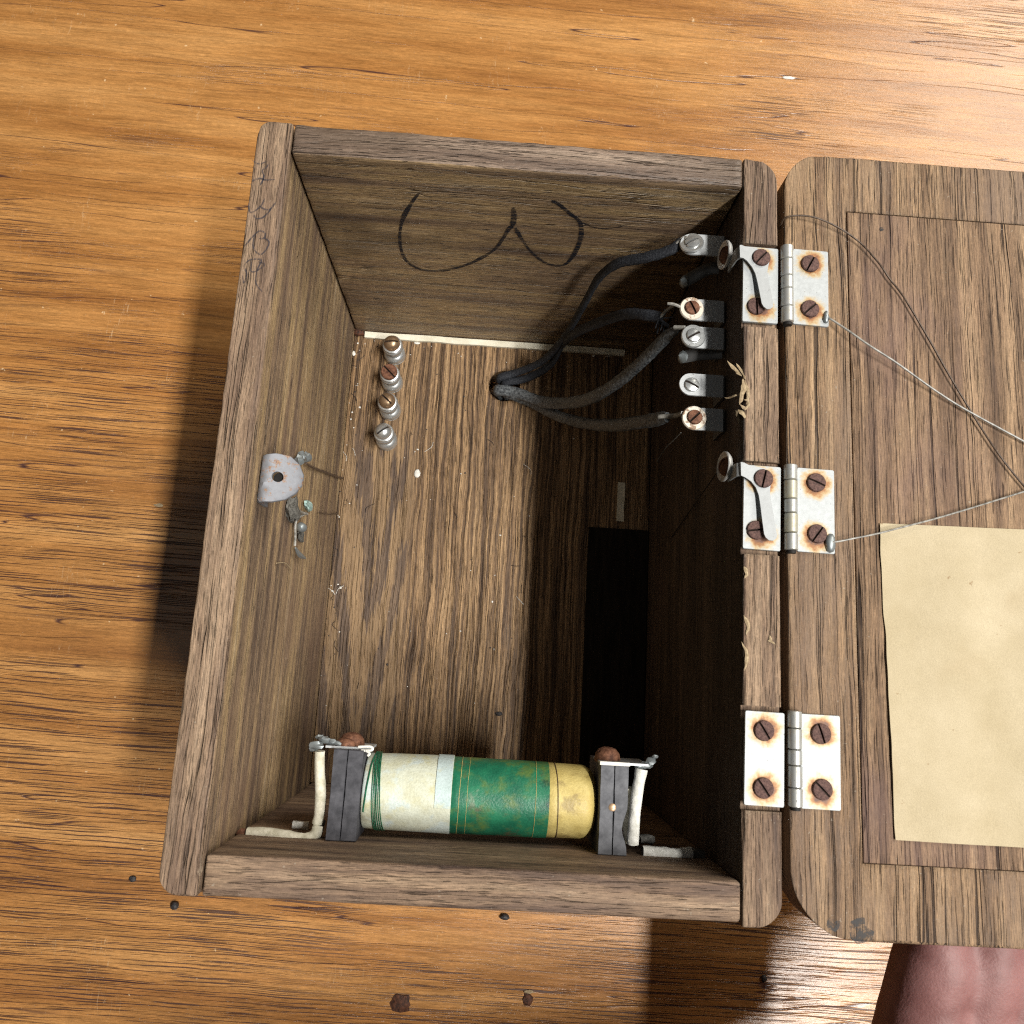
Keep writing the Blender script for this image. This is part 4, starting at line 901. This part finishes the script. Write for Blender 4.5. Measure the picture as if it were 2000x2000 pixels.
for (u, v, r_, sc, lab) in [(1621, 1061, 2.0, (0.9, 1.5, 0.7), 'grey solder blob on the lower right corner of the middle hinge'), (1613, 620, 1.3, (0.8, 1.8, 0.6), 'small solder smear on the lower right corner of the top hinge')]:
    c = P(u, v, RIM + 1); vf = blob_vf(c, r_, 2, 0.3, u * 0.1, sc); o = mesh_obj('solder_blob', *vf, M_solder, None, org=c); autosmooth(o, 60); tag(o, lab, 'solder')
lone('loose_thread', [hit(1413, 902, 0, XR - 4), hit(1395, 930, 0, XR - 3), hit(1360, 980, 0, XR - 1.0), hit(1325, 1030, 0, XR - 0.6), hit(1312, 1050, 0, XR - 0.6)], 0.2, M_slot, 'thin black thread hanging from the cup washer at the middle hinge', 'thread')
lone('loose_thread', [P(1330, 845, 138), P(1315, 860, 128), P(1300, 875, 120), P(1283, 902, 108)], 0.18, M_dust, 'thin grey thread hanging below the lowest terminal', 'thread')

# ------------------------------------------------------------------ crumbs and flakes
def flake(name, c, r, sc, mat, lab, cat, seed, amp=0.4):
    vf = blob_vf(c, r, 2, amp, seed, sc); o = mesh_obj(name, *vf, mat, None, org=c); autosmooth(o, 60); tag(o, lab, cat); return o
def onf(u, v, dz=0.4): return P(u, v, FLOOR + dz)
flake('white_flake', onf(815, 925), 2.0, (0.8, 1.15, 0.35), M_chip, 'white oval flake on the box floor below the binding posts', 'flake', 1.0, 0.25)
flake('white_flake', onf(815, 670), 1.1, (1.3, 0.6, 0.3), M_chip, 'tiny white flake under the cream strip beside the topmost binding post', 'flake', 2.0)
flake('white_flake', onf(691, 690), 1.2, (0.7, 1.1, 0.3), M_chip, 'tiny white flake at the left wall next to the topmost binding post', 'flake', 3.0)
flake('dirt_crumb', onf(701, 649, 1.2), 2.6, (1.0, 0.9, 0.6), M_burn, 'dark crumb in the floor corner at the end of the cream strip', 'crumb', 4.0)
flake('dirt_crumb', onf(974, 1394), 1.3, (1.4, 0.8, 0.4), M_crumb, 'small dark crumb on the box floor above the coil', 'crumb', 5.0)
def ont(u, v, z): return P(u, v, z)
flake('dirt_crumb', ont(341, 1769, 1.6), 1.9, (1, 1, 0.9), M_crumb, 'round black crumb on the table by the bottom left corner of the box', 'crumb', 6.0, 0.15)
flake('dirt_crumb', ont(259, 1717, 0.7), 1.4, (1.3, 0.9, 0.5), M_crumb, 'small black crumb on the table left of the box corner', 'crumb', 7.0)
flake('dirt_crumb', ont(986, 1791, 1.0), 2.0, (1.2, 0.7, 0.6), M_crumb, 'black crumb on the table against the middle of the bottom rim', 'crumb', 8.0)
flake('dirt_crumb', ont(782, 1962, 0.3), 4.2, (1.15, 0.95, 0.18), M_burn, 'large flat brown crumb on the table below the box', 'crumb', 9.0, 0.7)
flake('dirt_crumb', ont(1031, 1952, 0.4), 2.7, (0.9, 1.1, 0.3), M_burn, 'brown blob with a pale edge for a gouge in the table below the coil', 'crumb', 10.0, 0.5)  # raised blob in place of a dark gouge in the table
flake('white_flake', ont(1033, 1937, 0.6), 1.5, (1.6, 0.5, 0.3), M_splint, 'pale flake touching the brown blob below the coil', 'flake', 11.0)
flake('dirt_crumb', ont(1492, 1911, 0.5), 1.6, (0.8, 1.0, 0.5), M_crumb, 'black blob for a nail hole in the table at the edge of the bright reflection', 'crumb', 12.0, 0.4)  # blob in place of a dark nail hole
flake('white_flake', ont(310, 987, 0.3), 1.9, (1.2, 0.5, 0.2), M_splint, 'pale flake on the table left of the latch plate', 'flake', 13.0)
flake('white_flake', ont(1540, 152, 0.3), 2.0, (2.0, 0.5, 0.2), M_chip, 'pale flake on the table above the lid', 'flake', 14.0)

# fine dust: too small to count, one object per tone
def dust(mat, n, seed, label, fibres):
    rnd = random.Random(seed); parts = []
    for k_ in range(n):
        m = rnd.random()
        if m < 0.35: x = XL + 0.6 + abs(rnd.gauss(0, 4)); y = rnd.uniform(60, 234)       # gathered along the left wall
        elif m < 0.5: y = YT - 3.8 - abs(rnd.gauss(0, 4)); x = rnd.uniform(XL + 2, 150)
        else: x = rnd.uniform(XL + 2, 130); y = rnd.uniform(45, 228)
        z = FLOOR + 0.25; r = rnd.choice((0.14, 0.18, 0.22, 0.3, 0.42))
        if rnd.random() < fibres:
            a = rnd.uniform(0, 6.28); L = rnd.uniform(1.5, 5.5)
            p0 = Vector((x, y, z + 0.1)); p1 = p0 + Vector((math.cos(a), math.sin(a), 0)) * L * 0.5 + Vector((rnd.uniform(-0.6, 0.6), rnd.uniform(-0.6, 0.6), 0.5)); p2 = p0 + Vector((math.cos(a + rnd.uniform(-0.8, 0.8)), math.sin(a), 0)) * L
            parts.append(tube_vf(catmull([p0, p1, p2], 3), 0.11, 4))
        else:
            parts.append(blob_vf((x, y, z), r, 1, 0.5, k_ * 1.3, (rnd.uniform(0.8, 1.6), rnd.uniform(0.8, 1.6), 0.5)))
    v, f = join(*parts); o = mesh_obj('dust', v, f, mat, None, org=(60, 140, FLOOR)); fixn(o); tag(o, label, 'dust', kind='stuff')
dust(M_chip, 70, 1, 'pale dust specks and fibres scattered on the box floor', 0.15)
dust(M_crumb, 90, 2, 'dark dust specks and hairs scattered on the box floor', 0.3)

# ------------------------------------------------------------------ hand holding the lid from below
hz_ = LT - 14
hand_root = (250, -40, hz_ - 22)
segs = []
def seg(a, ra, b, rb, flat=1.0): segs.append((Vector(a), ra, Vector(b), rb, flat))
def capsule_vf(a, ra, b, rb, n=18):
    d = (b - a).normalized(); pts = []; rr = []
    for q in (-1, -0.92, -0.7, -0.38, 0): pts.append(a + d * ra * q); rr.append(max(0.02, ra * math.sqrt(max(0, 1 - q * q))))
    for q in (0, 0.38, 0.7, 0.92, 1): pts.append(b + d * rb * q); rr.append(max(0.02, rb * math.sqrt(max(0, 1 - q * q))))
    return tube_vf(pts, rr, n)
wr_ = (228, -100, hz_ - 42)
seg((222, -104, hz_ - 44), 24, (150, -122, hz_ - 52), 30); seg((150, -122, hz_ - 52), 30, (-20, -165, hz_ - 60), 40); seg((236, -106, hz_ - 44), 23, (165, -125, hz_ - 52), 30)  # unseen forearm, laid so its shadow darkens the table below the box
for dx in (-24, -9, 8, 24):                                   # palm
    seg((wr_[0] + 6 + dx * 0.55, -92, hz_ - 36), 17, (252 + dx, -16, hz_ - 15), 13)
seg((226, -80, hz_ - 30), 17, (226, -36, hz_ - 19), 15)       # heel of the palm on the little finger side
for k_, (dx, ln, r) in enumerate([(-25, 0.78, 8.0), (-8.5, 0.95, 8.7), (8.5, 1.0, 8.9), (25.5, 0.93, 8.7)]):
    a = (252 + dx, -14, hz_ - 13); b = (256 + dx * 1.05, -12 + 42 * ln, hz_ - r - 0.8); c = (259 + dx * 1.06, -12 + 67 * ln, hz_ - r * 0.92 - 0.6); d = (262 + dx * 1.06, -12 + 86 * ln, hz_ - r * 0.8 - 0.6)
    seg(a, r + 2, b, r); seg(b, r, c, r * 0.92); seg(c, r * 0.92, d, r * 0.78)
seg((262, -75, hz_ - 32), 17, (288, -40, hz_ - 20), 13.5); seg((288, -40, hz_ - 20), 13, (300, -12, hz_ - 11.5), 10); seg((300, -12, hz_ - 11.5), 10, (306, 12, hz_ - 9.4), 8)
segs = [(a + Vector((12.5, 0, 0)), ra, b + Vector((12.5, 0, 0)), rb, q) for a, ra, b, rb, q in segs]
hv_, hf_ = join(*[capsule_vf(a, ra, b, rb) for a, ra, b, rb, _ in segs])
ho = mesh_obj('person_hand', hv_, hf_, M_skin, None, org=hand_root); fixn(ho)
rm = ho.modifiers.new('remesh', 'REMESH'); rm.mode = 'VOXEL'; rm.voxel_size = 0.0016; rm.use_smooth_shade = True
sm = ho.modifiers.new('smooth', 'SMOOTH'); sm.factor = 0.5; sm.iterations = 10
bpy.context.view_layer.update(); dg = bpy.context.evaluated_depsgraph_get(); dg.update()
m2 = bpy.data.meshes.new_from_object(ho.evaluated_get(dg)); ho.modifiers.clear(); old = ho.data; ho.data = m2; bpy.data.meshes.remove(old)
for q in m2.polygons: q.use_smooth = True
tag(ho, 'bare hand holding up the lid from underneath at the lower right', 'hand')

# ------------------------------------------------------------------ render settings
SC.render.engine = 'CYCLES'
SC.cycles.max_bounces = 6
SC.cycles.filter_width = 1.1
SC.cycles.use_denoising = False
